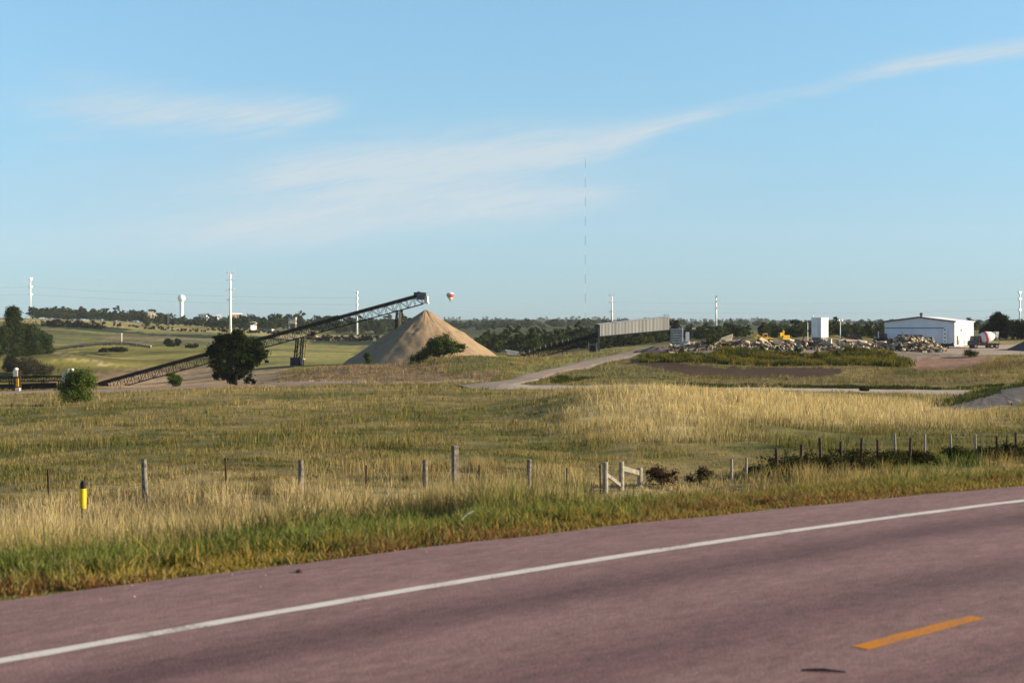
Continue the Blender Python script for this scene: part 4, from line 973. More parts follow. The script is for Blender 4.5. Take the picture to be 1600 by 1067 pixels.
for px, D, top in ((946,48.8,722),(971,49.4,721),(1000,50.0,730)):
    q = pos(px, D); t_ = P(px, top, D); ps.append((q, t_)); mb = MB(); mb.cyl(q - Vector((0,0,.4)), t_, .10, .09, 12); mb.build('post', 'woodpale', r, True)
mb = MB(); mb.bar(ps[0][0].lerp(ps[0][1],.62), ps[1][0].lerp(ps[1][1],.15), .09, .11); mb.bar(ps[1][0].lerp(ps[1][1],.78), ps[2][0].lerp(ps[2][1],.72), .10, .16); mb.build('rail', 'woodpale', r, True)
p = pos(130, 34.5); r = thing('marker_post', 'short round marker post with a bright yellow sleeve and black top', 'marker post', p)
zt = P(130, 751, 34.5).z - p.z; zm = P(130, 763, 34.5).z - p.z; zl = P(130, 794, 34.5).z - p.z
mb = MB(); mb.cyl((0,0,-.3), (0,0,zl), .05, n=12); mb.build('stake', 'wood', r)
mb = MB(); mb.lathe((0,0,zl), [(.075,0),(.075,zm-zl)], 16); mb.build('sleeve', 'marker', r, smooth=False)
mb = MB(); mb.lathe((0,0,zm), [(.07,0),(.07,(zt-zm)*.75),(.045,zt-zm)], 16); mb.build('cap', 'black', r)

# ================================================================== buildings and tanks
def rotv(v, a): return Vector((v.x*math.cos(a) - v.y*math.sin(a), v.x*math.sin(a) + v.y*math.cos(a), v.z))
th = R(-27); W, Ln = 16.5, 27.0
p = Vector(((1382-800)/F*345, 345, P(1441,538,345).z)); r = thing('steel_building', 'long white steel building with a shallow dark edged gable roof in the gravel yard', 'building', p, th)
eave, ridge = 5.45, 6.5
mb = MB(); mb.prism([(0,-1.2),(W,-1.2),(W,eave),(W/2,ridge),(0,eave)], 0, .25); mb.build('gable_wall', 'wallshade', r)
mb = MB(); mb.prism([(0,-1.2),(W,-1.2),(W,eave),(W/2,ridge),(0,eave)], Ln-.25, Ln); mb.build('rear_wall', 'wallshade', r)
for x in (.12, W-.12):
    mb = MB(); mb.box((x, Ln/2, eave/2-.62), (.24, Ln-.52, eave+1.16))
    k = 0
    for i in range(58): mb.box((x + (.135 if x > 1 else -.135), .6 + i*.45, eave/2), (.035, .08, eave-.3))
    mb.build('side_wall', 'white', r)
mb = MB()
for s in (0, 1):
    a = (W/2, ridge+.03) ; b_ = (-.35, eave-.015) if s == 0 else (W+.35, eave-.015)
    o_ = [a, b_, (b_[0], b_[1]+.16), (a[0], a[1]+.16)]
    mb.prism(o_ if s else o_[::-1], -.4, Ln+.4)
rf = mb.build('roof', 'white', r)
mb = MB(); mb.cyl((W/2,2.5,ridge+.1), (W/2,2.5,ridge+.75), .3, n=14); mb.lathe((W/2,2.5,ridge+.75), [(.45,0),(.45,.2),(.1,.42)], 14); mb.build('roof_vent', 'trim', rf)
mb = MB()
for s in (0, 1):
    e = (-.35, eave) if s == 0 else (W+.35, eave); mb.bar((W/2, -.46, ridge+.06), (e[0], -.46, e[1]+.02), .10, .34)
mb.build('fascia', 'trim', r)
mb = MB(); mb.box((7.0, -.08, 3.95), (14.2, .14, .16)); mb.build('door_track', 'trim', r)
mb = MB(); mb.box((6.9, -.05, 1.4), (13.4, .08, 4.7))
for k in range(24): mb.box((.5 + k*.557, -.10, 1.4), (.05, .03, 4.6))
mb.build('sliding_door', 'wallshade', r)
mb = MB(); mb.box((14.35, -.35, 1.6), (.9, .5, 4.4)); dr = mb.build('door_jamb', 'white', r)
mb = MB()
for k in range(4): mb.box((14.35, -.62, .8 + k*.9), (.28, .04, .3))
mb.build('window_slot', 'trim', dr)
mb = MB(); mb.box((W+.17, 3.0, 1.0), (.10, 1.1, 2.2)); dd = mb.build('door', 'trim', r)
mb = MB(); mb.cyl((W+.22,3.4,1.0), (W+.3,3.4,1.0), .06, n=8); mb.build('handle', 'galv', dd)
mb = MB(); mb.box((W+.18, 8.5, 3.4), (.12, 1.5, .35)); mb.build('wall_lamp', 'steel2', r)
for k in (5.2, 12.5): 
    mb = MB(); mb.box((W+.18, k, .35), (.14, .45, 1.5)); mb.build('downpipe', 'galv', r)
# white square tank
p = pos(1281, 342); r = thing('storage_tank', 'tall white square storage tank standing left of the steel building', 'tank', p, R(42))
zt = P(1281, 497, 342).z - p.z; zb = P(1281, 527, 342).z - p.z
mb = MB(); mb.box((0,0,(zt+zb)/2), (2.85,2.85,zt-zb))
for k in range(9):
    for s in (-1,1): mb.box((s*1.44, -1.2+.3*k, (zt+zb)/2), (.03,.05,zt-zb-.3)); mb.box((-1.2+.3*k, s*1.44, (zt+zb)/2), (.05,.03,zt-zb-.3))
mb.build('body', 'white', r)
mb = MB(); mb.box((0,0,zt+.06), (2.98,2.98,.12)); mb.build('roof_cap', 'white', r)
mb = MB(); mb.box((0,0,zb/2-.3), (2.6,2.6,zb+.6)); mb.build('plinth', 'steel2', r)
mb = MB(); mb.cyl((-1.2,1.2,zt+.1), (-1.2,1.2,zt+.6), .12, n=10); mb.lathe((-1.2,1.2,zt+.55), [(.22,0),(.22,.12),(.05,.25)], 10); mb.build('vent', 'white', r)
mb = MB()
for s in (-1,1): mb.bar((-1.6, s*.22-.8, zb), (-1.6, s*.22-.8, zt+.3), .04)
for k in range(14): mb.bar((-1.6,-1.02,zb+.35*k), (-1.6,-.58,zb+.35*k), .03)
mb.build('ladder', 'galv', r)
# yard lamp posts
def lamp(px, D, top, lab, rz):
    p = pos(px, D); h = P(px, top, D).z - p.z; r = thing('yard_lamp', lab, 'lamp post', p, rz)
    mb = MB(); mb.cyl((0,0,-.4), (0,0,h), .11, .08, 10); mb.build('pole', 'pole', r)
    mb = MB(); mb.bar((-.5,0,h), (.5,0,h), .1); mb.build('crossarm', 'steel2', r)
    for s in (-1, 1):
        mb = MB(); mb.box((s*.42, -.1, h+.22), (.52,.5,.4)); mb.build('lamp_head', 'trim' if px < 1290 else 'cream', r, bevel=.04)
lamp(1262, 346, 503, 'slim white yard lamp post with dark heads left of the white tank', .3)
lamp(1313, 346, 502, 'slim white yard lamp post right of the white tank', -.8)
# houses on the left ridge
def house(name, px, py, D, w, d, h, rh, wall, roof, lab, rz=0.3, wins=3, cat='house', hip=False):
    c = P(px, py, D); r = thing(name, lab, cat, c, rz); w *= .85; d *= .85; h *= .8; rh *= .8
    mb = MB(); mb.box((0,0,h/2-2), (w,d,h+4)); mb.build('wall', wall, r)
    mb = MB(); o = .4
    if hip: mb.add([(-w/2-o,-d/2-o,h+.02),(w/2+o,-d/2-o,h+.02),(w/2+o,d/2+o,h+.02),(-w/2-o,d/2+o,h+.02),(-w/4,0,h+rh),(w/4,0,h+rh)], [(0,1,5,4),(1,2,5),(2,3,4,5),(3,0,4),(3,2,1,0)])
    else: mb.add([(-w/2-o,-d/2-o,h+.02),(w/2+o,-d/2-o,h+.02),(w/2+o,d/2+o,h+.02),(-w/2-o,d/2+o,h+.02),(-w/2-o,0,h+rh),(w/2+o,0,h+rh)], [(0,1,5,4),(1,2,5),(2,3,4,5),(3,0,4),(3,2,1,0)])
    mb.build('roof', roof, r)
    for k in range(wins):
        mb = MB(); mb.box((-w/2 + w*(k+.5)/wins, -d/2-.03, h*.5), (w/wins*.4, .08, h*.35)); mb.build('window', 'glass', r)
house('farm_house', 235, 495.5, 1200, 5.5, 6, 3.8, 2.2, 'tanpaint', 'roofgrey', 'yellowish house at the top of the ridge left of the water tower', .5, 2)
house('farm_house', 245, 496, 1230, 5, 5, 2.8, 1.4, 'white', 'white', 'small white house right of the yellowish one on the ridge', .2, 2)
house('long_house', 318, 496, 1230, 9, 6, 2.6, 1.4, 'white', 'roofgrey', 'white house with a grey roof between the water tower and the tallest pole', -.2, 3)
house('farm_house', 342, 497, 1230, 4, 4, 2.4, 1.0, 'white', 'white', 'tiny white house just left of the tallest pole', .3, 1)
house('hall', 369, 497.5, 1220, 11, 9, 4.2, 1.5, 'brick', 'white', 'large tan hall with a pale roof right of the tallest pole', .5, 3, 'building')
house('white_house', 395, 509, 1140, 6, 5, 2.4, 1.6, 'white', 'white', 'white gabled house among the trees right of the tallest pole', .5, 2)
house('long_shed', 418, 515, 1110, 11, 5, 1.6, 1.0, 'white', 'concrete2', 'long low pale shed at the edge of the trees above the stacker', -.25, 3, 'shed')
# curved low wall of blocks in the green hollow
cw = [(84,543.5),(110,539.5),(135,536.5),(158,534.6),(180,533.6),(200,534.2),(218,536.6),(236,540)]
pts = [P(a, b+1.5, 572) for a, b in cw]; r0 = pos(160, 572); r = thing('curved_wall', 'low pale curved wall with a scalloped dark foot on the green hillside', 'wall', r0)
mb = MB(); mbd = MB()
for i in range(len(pts)-1):
    for k in range(5):
        a = pts[i].lerp(pts[i+1], k/5); b_ = pts[i].lerp(pts[i+1], (k+1)/5)
        mb.bar(a + Vector((0,0,.2)), b_ + Vector((0,0,.2)), 1.8, .5)
        if (i*5+k) % 2 == 0 and i < 6: mbd.bar(a - Vector((0,.5,.5)), b_ - Vector((0,.5,.5)), 1.6, .9 if k % 2 else .6)
        mbd.bar(a - Vector((0,.2,.45)), b_ - Vector((0,.2,.45)), 1.6, .55)
mb.build('coping', 'concrete', r, True); mbd.build('foot', 'concrete3', r, True)
p = P(190, 534, 575); r = thing('standpipe', 'thin white pipe standing behind the curved wall on the hillside', 'pipe', p)
mb = MB(); mb.cyl((0,0,-1.2), (0,0,3.0), .22, n=10); mb.build('pipe', 'cream', r); mb = MB(); mb.lathe((0,0,3.0), [(.34,0),(.34,.3),(.1,.5)], 10); mb.build('cap', 'cream', r)

# ================================================================== water tower, masts, poles, wires, balloon
D = 2500; px = 283.5; zt = P(px, 460.5, D).z; g = hz1((px-800)/F*D, D); r = thing('water_tower', 'white pedestal water tower with a round tank above the trees', 'water tower', ((px-800)/F*D, D, g))
H = zt - g; mb = MB(); mb.lathe((0,0,-2), [(6.0,0),(4.4,6),(3.4,12),(3.2,H-13),(4.2,H-9)], 20); mb.build('pedestal', 'white', r, smooth=True)
mb = MB(); mb.lathe((0,0,H-12.5), [(3.2,0),(5.4,2),(6.6,4.6),(6.7,7.2),(5.8,9.8),(3.8,11.7),(.1,12.5)], 24); mb.build('tank', 'white', r, smooth=True)
mb = MB(); mb.cyl((0,0,H-.2), (0,0,H+1), .5, n=10); mb.build('vent', 'white', r)
def power_pole(px, top, D, arms, lab, rz, w=.85):
    x = (px-800)/F*D; g = hz1(x, D); H = P(px, top, D).z - g; r = thing('power_pole', lab, 'power pole', (x, D, g), rz, 'steel power poles on the skyline')
    k = D/1000
    mb = MB(); mb.cyl((0,0,-1), (0,0,H), w*1.15*k, w*.6*k, 12); mb.build('pole', 'pole', r, smooth=True)
    for i, (zr, ln) in enumerate(arms):
        zz = P(px, zr, D).z - g; mb = MB(); e = 1.2*k if i == 0 else .2*k
        for s in (-1, 1): mb.bar((0,0,zz-.3*k), (s*ln*k, 0, zz+e), 1.0*k)
        o = mb.build('crossarm', 'pole', r)
        ins = MB()
        for s in (-1, 1): ins.cyl((s*ln*k,0,zz+e-.3*k), (s*ln*k,0,zz+e-1.4*k), .2*k, n=6)
        ins.build('insulator', 'galv', o)
    return Vector((x, D, g)), H
power_pole(360, 425, 880, [(427,2.6),(436.5,2.4),(452,2.7),(468,2.2)], 'tallest white power pole with four pairs of arms at the left', .1)
power_pole(956, 460, 1800, [(462,1.9),(471,1.7),(486,1.6)], 'white power pole with paired arms above the covered conveyor', .1, .75)
power_pole(48, 434, 1250, [(437,2.2),(448,2.2),(460,2.2)], 'thin white power pole at the far left on the ridge', 1.45, .36)
power_pole(558, 455, 1000, [(458,2.2),(466,2.2),(476,2.2)], 'slim white power pole behind the stacker conveyor', 1.5, .62)
power_pole(1119, 461, 1700, [(464,2.0),(471,2.0),(481,2.0)], 'slim white power pole above the left part of the rubble', 1.5, .62)
power_pole(1593.5, 455, 1500, [(458,1.6),(467,1.6),(484,1.5)], 'white power pole at the right edge of the skyline', .6, .62)
def wire(pts, lab, sag=1.0):
    mb = MB()
    for a, b in zip(pts[:-1], pts[1:]):
        prev = None
        for k in range(13):
            t = k/12; q = a.lerp(b, t) - Vector((0,0,4*t*(1-t)*sag*(b-a).length*.008))
            if prev is not None: mb.bar(prev, q, .07)
            prev = q
    o = mb.build('power_line', 'cable', None); tag(o, lab, 'power line')
for i, (r0, r1, nm) in enumerate(((437,472,'second highest'),(452,486,'middle'),(468,495,'lowest'))):
    wire([P(-250, r0-2, 640), P(360, r0, 880), P(956, r1, 1800), P(1593.5, (467,484,496)[i], 1500), P(1900, (468,484,494)[i], 1400)], f'{nm} thin power line strung from the tallest pole to the right edge', .8)
for i, (a, b_, c_) in enumerate(((448,466,471),(460,476,481))):
    wire([P(-200, a-1, 1500), P(48, a, 1250), P(558, b_, 1000), P(1119, c_, 1700), P(1700, c_+14, 2300)], f'{("upper","lower")[i]} thin power line strung between the slim poles', .7)
# lattice mast on the hillside
D = 668; x = (263-800)/F*D; g = hz1(x, D); H = P(263, 488, D).z - g; r = thing('lattice_mast', 'thin grey lattice mast on the hillside below the water tower', 'mast', (x, D, g))
mb = MB(); w0 = .55
for s in (-1, 1):
    for e in (-1, 1): mb.bar((s*w0, e*w0, -.5), (s*w0*.4, e*w0*.4, H), .06)
for k in range(16):
    f0 = 1-.6*k/16; f1 = 1-.6*(k+1)/16
    mb.bar((-w0*f0,-w0*f0,H*k/16), (w0*f1,-w0*f1,H*(k+1)/16), .045); mb.bar((w0*f0,w0*f0,H*k/16), (-w0*f1,w0*f1,H*(k+1)/16), .045)
mb.build('lattice', 'galv', r); mb = MB(); mb.cyl((0,0,H), (0,0,H+1.6), .05, n=6); mb.build('antenna', 'galv', r)
# broadcast mast
D = 3300; x = (914.5-800)/F*D; g = hz1(x, D); zt = P(914.5, 248, D).z; H = zt - g; r = thing('broadcast_mast', 'very tall thin red and white banded broadcast mast on the horizon', 'mast', (x, D, g))
nb = 17
for k in range(nb):
    mb = MB(); z0, z1 = H*k/nb, H*(k+1)/nb; w0 = 1.05
    for a in range(3):
        c0 = Vector((w0*math.cos(a*2.094), w0*math.sin(a*2.094), z0)); c1 = c0 + Vector((0,0,z1-z0)); mb.bar(c0, c1, .20)
        d0 = Vector((w0*math.cos((a+1)*2.094), w0*math.sin((a+1)*2.094), z0))
        for j in range(8): mb.bar(c0.lerp(c1, j/8), d0 + Vector((0,0,(z1-z0)*(j+1)/8)), .13)
    mb.build('red_section' if k % 2 == 0 else 'white_section', 'red' if k % 2 == 0 else 'white', r)
# hot air balloon
D = 2600; c = P(703.5, 471, D); r = thing('hot_air_balloon', 'small red white and yellow hot air balloon floating right of the conveyor head', 'balloon', c)
k = D/F
mb = MB(); mb.lathe((0,0,0), [(1.2*k,1.6*k),(2.6*k,3.6*k),(4.3*k,6.2*k)], 28); mb.build('lower_envelope', 'yellowcloth', r, smooth=True)
mb = MB(); mb.lathe((0,0,0), [(4.3*k,6.2*k),(5.6*k,8.4*k),(6.1*k,10.0*k),(5.9*k,11.6*k)], 28); mb.build('middle_envelope', 'redcloth', r, smooth=True)
mb = MB(); mb.lathe((0,0,0), [(5.9*k,11.6*k),(4.9*k,13.0*k),(3.0*k,14.0*k),(.1,14.3*k)], 28); mb.build('crown_panel', 'whitecloth', r, smooth=True)
mb = MB(); mb.box((0,0,-.4*k), (1.3*k,1.3*k,1.1*k))
mb.build('basket', 'wicker', r, bevel=.1)
mb = MB()
for s in (-1,1):
    for e in (-1,1): mb.bar((s*.6*k,e*.6*k,.1*k), (s*.85*k,e*.85*k,1.7*k), .12)
mb.build('rope', 'cable', r)

# ================================================================== vehicles in the yard
def wheel(parent, x, y, r, w=.4):
    mb = MB(); mb.lathe((x, y-w/2, r), [(r*.62,0),(r*.93,0),(r,w*.2),(r,w*.8),(r*.93,w),(r*.62,w)], 20, Vector((0,1,0))); o = mb.build('wheel', 'tyre', parent)
    mb = MB(); mb.lathe((x, y-w/2-.01, r), [(r*.2,0),(r*.6,.02),(r*.6,w)], 16, Vector((0,1,0))); mb.build('rim', 'galv', o)
# concrete mixer truck
p = pos(1538, 333); r = thing('mixer_truck', 'concrete mixer truck with a white drum and red stripes beside the steel building', 'truck', p, R(8))
mb = MB(); mb.box((0,0,1.05), (7.2,.9,.35)); mb.box((0,-.9,.95), (3.4,.5,.5)); mb.box((0,.9,.95), (3.4,.5,.5)); mb.build('chassis', 'black', r)
mb = MB(); mb.prism([(-3.7,.7),(-1.75,.7),(-1.75,2.9),(-2.9,2.95),(-3.15,1.9),(-3.7,1.75)], -1.15, 1.15); cb = mb.build('cab', 'bluedark', r, bevel=.06)
mb = MB(); mb.prism([(-2.98,1.95),(-2.1,1.95),(-2.1,2.7),(-2.85,2.7)], -1.17, 1.17); mb.build('window', 'glass', cb)
for s in (-1, 1): mb = MB(); mb.lathe((-3.74, s*.85, 1.2), [(.14,0),(.14,.06),(.1,.09)], 12, Vector((-1,0,0))); mb.build('headlight', 'cream', cb)
dax = Vector((1,0,.22)).normalized(); d0 = Vector((-1.55,0,2.15))
mb = MB(); mb.lathe(d0, [(.35,0),(1.05,.55),(1.35,1.5),(1.35,2.4),(1.05,3.4),(.55,4.2),(.45,4.35)], 26, dax); dm = mb.build('drum', 'white', r, smooth=True)
mb = MB(); mb.lathe(d0, [(1.36,1.42),(1.385,1.5),(1.385,1.95),(1.36,2.0)], 26, dax); mb.lathe(d0, [(.62,.16),(.80,.25),(.98,.42),(.94,.46)], 26, dax); mb.build('stripe', 'red', dm)
mb = MB(); mb.prism([(2.4,2.7),(3.1,2.5),(3.3,3.9),(2.6,3.95)], -.7, .7); mb.build('hopper', 'cream', r)
mb = MB(); mb.bar((2.9,0,2.5), (3.9,0,1.5), .5, .2); mb.build('chute', 'galv', r)
for x in (-2.7, 1.3, 2.5):
    for y in (-1.0, 1.0): wheel(r, x, y, .55)
# maroon dump truck in front of the building
p = pos(1420, 334); r = thing('dump_truck', 'dark maroon dump truck behind the rubble in front of the steel building', 'truck', p + Vector((0,0,.3)), R(5))
mb = MB(); mb.box((0,0,.95), (6,.9,.3)); mb.build('chassis', 'black', r)
mb = MB(); mb.prism([(-1.0,1.2),(2.7,1.2),(3.0,2.5),(-1.1,2.5)], -1.15, 1.15); mb.build('dump_body', 'maroon', r, bevel=.05)
mb = MB(); mb.prism([(-3.1,.6),(-1.3,.6),(-1.3,2.6),(-2.3,2.6),(-2.5,1.7),(-3.1,1.6)], -1.05, 1.05); cb = mb.build('cab', 'maroon', r, bevel=.06)
mb = MB(); mb.prism([(-2.4,1.75),(-1.6,1.75),(-1.6,2.4),(-2.2,2.4)], -1.07, 1.07); mb.build('window', 'glass', cb)
mb = MB(); mb.cyl((-1.2,.9,1), (-1.2,.9,3.1), .1, n=10); mb.build('exhaust', 'steel2', r)
for x in (-2.2, 1.0, 2.1):
    for y in (-.95, .95): wheel(r, x, y, .5)
# grey container and a flat trailer
p = pos(1448, 333); r = thing('waste_container', 'tan grey ribbed waste container with a pale post in front of the building', 'container', p, R(-20))
mb = MB(); mb.box((0,0,1.2), (2.6,2.2,2.4))
for k in range(7): mb.box((-1.15+.38*k,-1.13,1.2), (.1,.06,2.2))
mb.build('body', 'concrete3', r)
mb = MB(); mb.box((1.55,-1.0,1.2), (.28,.28,2.9)); mb.build('post', 'white', r)
mb = MB(); mb.box((0,0,2.46), (2.7,2.3,.1)); mb.build('lid', 'steel2', r)
p = pos(1475, 330); r = thing('flat_trailer', 'dark low flat trailer between the container and the building corner', 'trailer', p, R(-10))
mb = MB(); mb.box((0,0,.85), (4.0,2.0,.25)); mb.box((-1.9,0,1.3), (.15,1.9,.8)); mb.box((1.9,0,1.2), (.15,1.9,.6)); mb.box((0,-.96,1.12), (3.7,.1,.35)); mb.build('deck', 'black', r)
for x in (-.5, .6):
    for y in (-.9, .9): wheel(r, x, y, .42, .3)
mb = MB(); mb.bar((2,0,.7), (3.2,0,.5), .14); mb.build('tow_bar', 'steel', r)
# dark blue tractor
p = pos(1376, 342); r = thing('blue_tractor', 'dark blue tractor with a white stack left of the steel building', 'tractor', p, R(20))
mb = MB(); mb.prism([(-1.8,.7),(.1,.7),(.1,1.7),(-1.7,1.6)], -.5, .5); mb.build('hood', 'bluedark', r, bevel=.06)
mb = MB(); mb.prism([(.1,.8),(1.4,.8),(1.3,2.7),(.2,2.7)], -.8, .8); cb = mb.build('cab', 'bluedark', r, bevel=.05)
mb = MB(); mb.prism([(.25,1.6),(1.22,1.6),(1.17,2.5),(.3,2.5)], -.82, .82); mb.build('window', 'glass', cb)
mb = MB(); mb.cyl((-.5,.2,1.6), (-.5,.2,3.2), .12, n=10); mb.build('exhaust', 'white', r)
for x, rr in ((-1.4,.5),(.8,.85)):
    for y in (-.9, .9): wheel(r, x, y, rr, .4)
# yellow wheel loader
p = pos(1192, 330); r = thing('wheel_loader', 'yellow wheel loader standing among the rubble with its arm raised to the left', 'loader', p + Vector((0,0,.35)), R(10))
mb = MB(); mb.prism([(-.2,.7),(2.6,.7),(2.6,1.7),(.6,1.9),(-.2,1.5)], -.9, .9); mb.build('body', 'yellow', r, bevel=.06)
mb = MB(); mb.prism([(.0,1.6),(1.2,1.6),(1.1,3.0),(.1,3.0)], -.7, .7); cb = mb.build('cab', 'yellow', r, bevel=.05)
mb = MB(); mb.prism([(.1,1.95),(1.08,1.95),(1.02,2.75),(.16,2.75)], -.72, .72); mb.build('window', 'glass', cb)
mb = MB()
for y in (-.55,.55): mb.bar((.0,y,1.4), (-1.6,y,2.5), .28); mb.bar((-1.6,y,2.5), (-2.2,y,2.0), .24)
mb.build('lift_arm', 'yellow', r)
mb = MB(); mb.prism([(-2.1,1.5),(-3.1,1.7),(-3.0,1.85),(-2.3,1.9),(-2.2,2.7),(-2.05,2.7)], -1.2, 1.2); mb.build('bucket', 'yellow', r)
for x in (-.7, 1.8):
    for y in (-1.0, 1.0): wheel(r, x, y, .72, .5)
r.scale = (.82,.82,.82); r.location.z += .2
# yellow excavator
p = pos(1224, 330); r = thing('excavator', 'yellow excavator with its boom upright among the rubble', 'excavator', p + Vector((0,0,.5)), R(-72))
for y in (-1.0, 1.0):
    mb = MB(); mb.prism([(-1.9,.35),(-1.5,0),(1.5,0),(1.9,.35),(1.5,.75),(-1.5,.75)], y-.3, y+.3); mb.build('track', 'black', r, bevel=.08)
mb = MB(); mb.box((.3,0,1.35), (3.0,2.2,.9)); mb.box((1.4,0,1.9), (.9,2.1,.5)); mb.build('house', 'yellow', r, bevel=.07)
mb = MB(); mb.prism([(-1.1,1.5),(.1,1.5),(.1,2.9),(-.8,2.9),(-1.1,2.2)], -1.05, -.15); cb = mb.build('cab', 'yellow', r, bevel=.05)
mb = MB(); mb.prism([(-1.0,1.95),(-.05,1.95),(-.05,2.7),(-.75,2.7)], -1.07, -.13); mb.build('window', 'glass', cb)
mb = MB(); mb.bar((-.9,.35,1.6), (-.4,.35,3.2), .42, .36); mb.bar((-.4,.35,3.2), (-.7,.35,3.4), .42, .36); mb.build('boom', 'yellow', r, bevel=.03)
mb = MB(); mb.bar((-.7,.35,3.4), (-2.3,.35,2.2), .32, .28); mb.build('stick', 'yellow', r, bevel=.03)
mb = MB(); mb.prism([(-2.2,2.3),(-1.9,1.6),(-2.4,1.1),(-2.9,1.4),(-2.6,2.1)], -.15, .85); mb.build('bucket', 'rust', r); r.scale = (.82,.82,.82); r.location.z += .15

# ================================================================== rubble
def rubble_base():
    g = np.random.default_rng(12); V = []; Fc = []; C = []
    pal = np.array([[.33,.26,.18],[.20,.15,.11],[.44,.35,.23],[.06,.045,.035],[.22,.145,.10],[.12,.09,.07],[.56,.48,.35]])
    def chunk(p, sx, sy, sz, col):
        m = np.array(Matrix.Rotation(g.uniform(0,6.28),3,'Z') @ Matrix.Rotation(g.normal(0,.6),3,'X') @ Matrix.Rotation(g.normal(0,.6),3,'Y'))
        q = np.array([(x,y,z) for z in (-1,1) for x,y in ((-1,-1),(1,-1),(1,1),(-1,1))], float) * g.uniform(.65,1.1,(8,3)) * np.array([sx,sy,sz]) / 2
        b = len(V)
        for v in q @ m.T + p: V.append(v); C.append(col)
        for f in ((3,2,1,0),(4,5,6,7),(0,1,5,4),(1,2,6,5),(2,3,7,6),(3,0,4,7)): Fc.append([i+b for i in f])
    for i in range(3000):
        px = g.uniform(1045, 1400); D = g.normal(324, 7)
        if vnoise(np.array(px*.06), np.array(D*.25), 39) < .42: continue
        z = hz1((px-800)/F*D, D); hh = .3 + 1.1 * float(vnoise(px*.035, D*.1, 33)) * math.exp(-((D-326)/7)**2)
        s = abs(g.normal(.35,.25)) + .15; chunk(np.array([(px-800)/F*D, D, z + g.uniform(0, hh)]), s*1.5, s, s*.6, pal[g.integers(7)] * g.uniform(.7,1.2))
    for i in range(2200):     # the tall heap by the building
        u = g.uniform(-1, 1); v = g.normal(0, .5); px = 1432 + 44*u; D = 322 + 3.2*v
        hh = 2.9 * max(0, 1 - ((px-1420)/(48 if px < 1420 else 58))**2) * math.exp(-v*v*.8); z = hz1((px-800)/F*D, D)
        s = abs(g.normal(.30,.26)) + .12; chunk(np.array([(px-800)/F*D, D, z + g.uniform(max(0,hh-.9), hh)]), s*1.7, s, s*.5, pal[g.integers(7)] * g.uniform(.75,1.2))
    me = fastmesh('rubble', V, Fc, np.array(C)); o = link('rubble', me, groundmat('rubble', True, var=.25, s1=1.5, s2=8)); tag(o, 'heaps of small broken concrete and stone rubble along the yard edge', 'rubble', kind='stuff')
    # solid core of the tall heap
rubble_base()
pile('rubble_core', 'grey earth core of the tall rubble heap by the steel building', 'rubble heap', 1424, 322.5, [(0,2.4),(1,2.3),(5.2,.8),(7.8,-.3)], 'soil', 31, ell=.55, noise=.6, n=56)
def slab_mesh(k):
    g = random.Random(k); n = g.choice([4,5,6]); pts = [(math.cos(a)*g.uniform(.6,1.05), math.sin(a)*g.uniform(.45,.8)) for a in sorted(g.uniform(0,6.28)*.25 + 6.28*i/n for i in range(n))]
    t = g.uniform(.10,.18); mb = MB(); mb.add([(x,y,-t) for x,y in pts] + [(x*.95,y*.95,t) for x,y in pts], [tuple(range(n))[::-1], tuple(range(n,2*n))] + [(i,(i+1)%n,n+(i+1)%n,n+i) for i in range(n)])
    me = bpy.data.meshes.new('concrete_slab'); me.from_pydata([tuple(v) for v in mb.v], [], mb.f); me.materials.append(M[('concrete','concrete2','concrete3','concrete2')[k % 4]]); return me
SL = [slab_mesh(k) for k in range(8)]
def slab(px, D, dz, sc, rot, k, label, group):
    dz += .25
    x = (px-800)/F*D; o = bpy.data.objects.new('concrete_slab', SL[k]); COL.objects.link(o); o.location = (x, D, hz1(x, D) + dz); o.scale = (sc, sc, sc*.8); o.rotation_euler = rot
    return tag(o, label, 'slab', group)
g = random.Random(3)
for i in range(60):
    px = g.uniform(1060, 1395); D = g.uniform(319, 330)
    slab(px, D, g.uniform(.5, 1.25), g.uniform(.6, 1.9), (g.uniform(-.6,.9), g.uniform(-.5,.5), g.uniform(0,6.28)), g.randrange(8), 'broken concrete slab lying in the long low band of rubble', 'slabs in the low rubble')
for i in range(44):
    u = g.uniform(-1, 1); px = 1430 + 44*u; v = g.uniform(-1.2, .2); hh = 2.9*max(0, 1 - ((px-1420)/(36 if px < 1420 else 58))**2)*math.exp(-v*v*.8)
    slab(px, 322 + 3.2*v, hh*g.uniform(.85, 1.0)+.1, g.uniform(.5, 1.25), (g.uniform(-.2,1.2), g.uniform(-.6,.6), g.uniform(0,6.28)), g.randrange(8), 'broken concrete slab on the tall rubble heap by the steel building', 'slabs on the tall rubble heap')
o = slab(1138, 324, 1.9, 2.6, (.9,-.15,.1), 1, 'largest pale triangular slab tilted up on the left part of the rubble', None); o.scale = (2.3,2.0,1.4)
o = slab(1117, 322, .95, 2.4, (.6,-.55,.05), 3, 'long pale slab leaning below the largest tilted slab', None); o.scale = (2.5,.8,1.4)
o = slab(1322, 326, 1.2, 2.0, (.7,.05,0), 5, 'long whitish slab lying below the brown soil heap', None); o.scale = (3.2,.8,1.2)
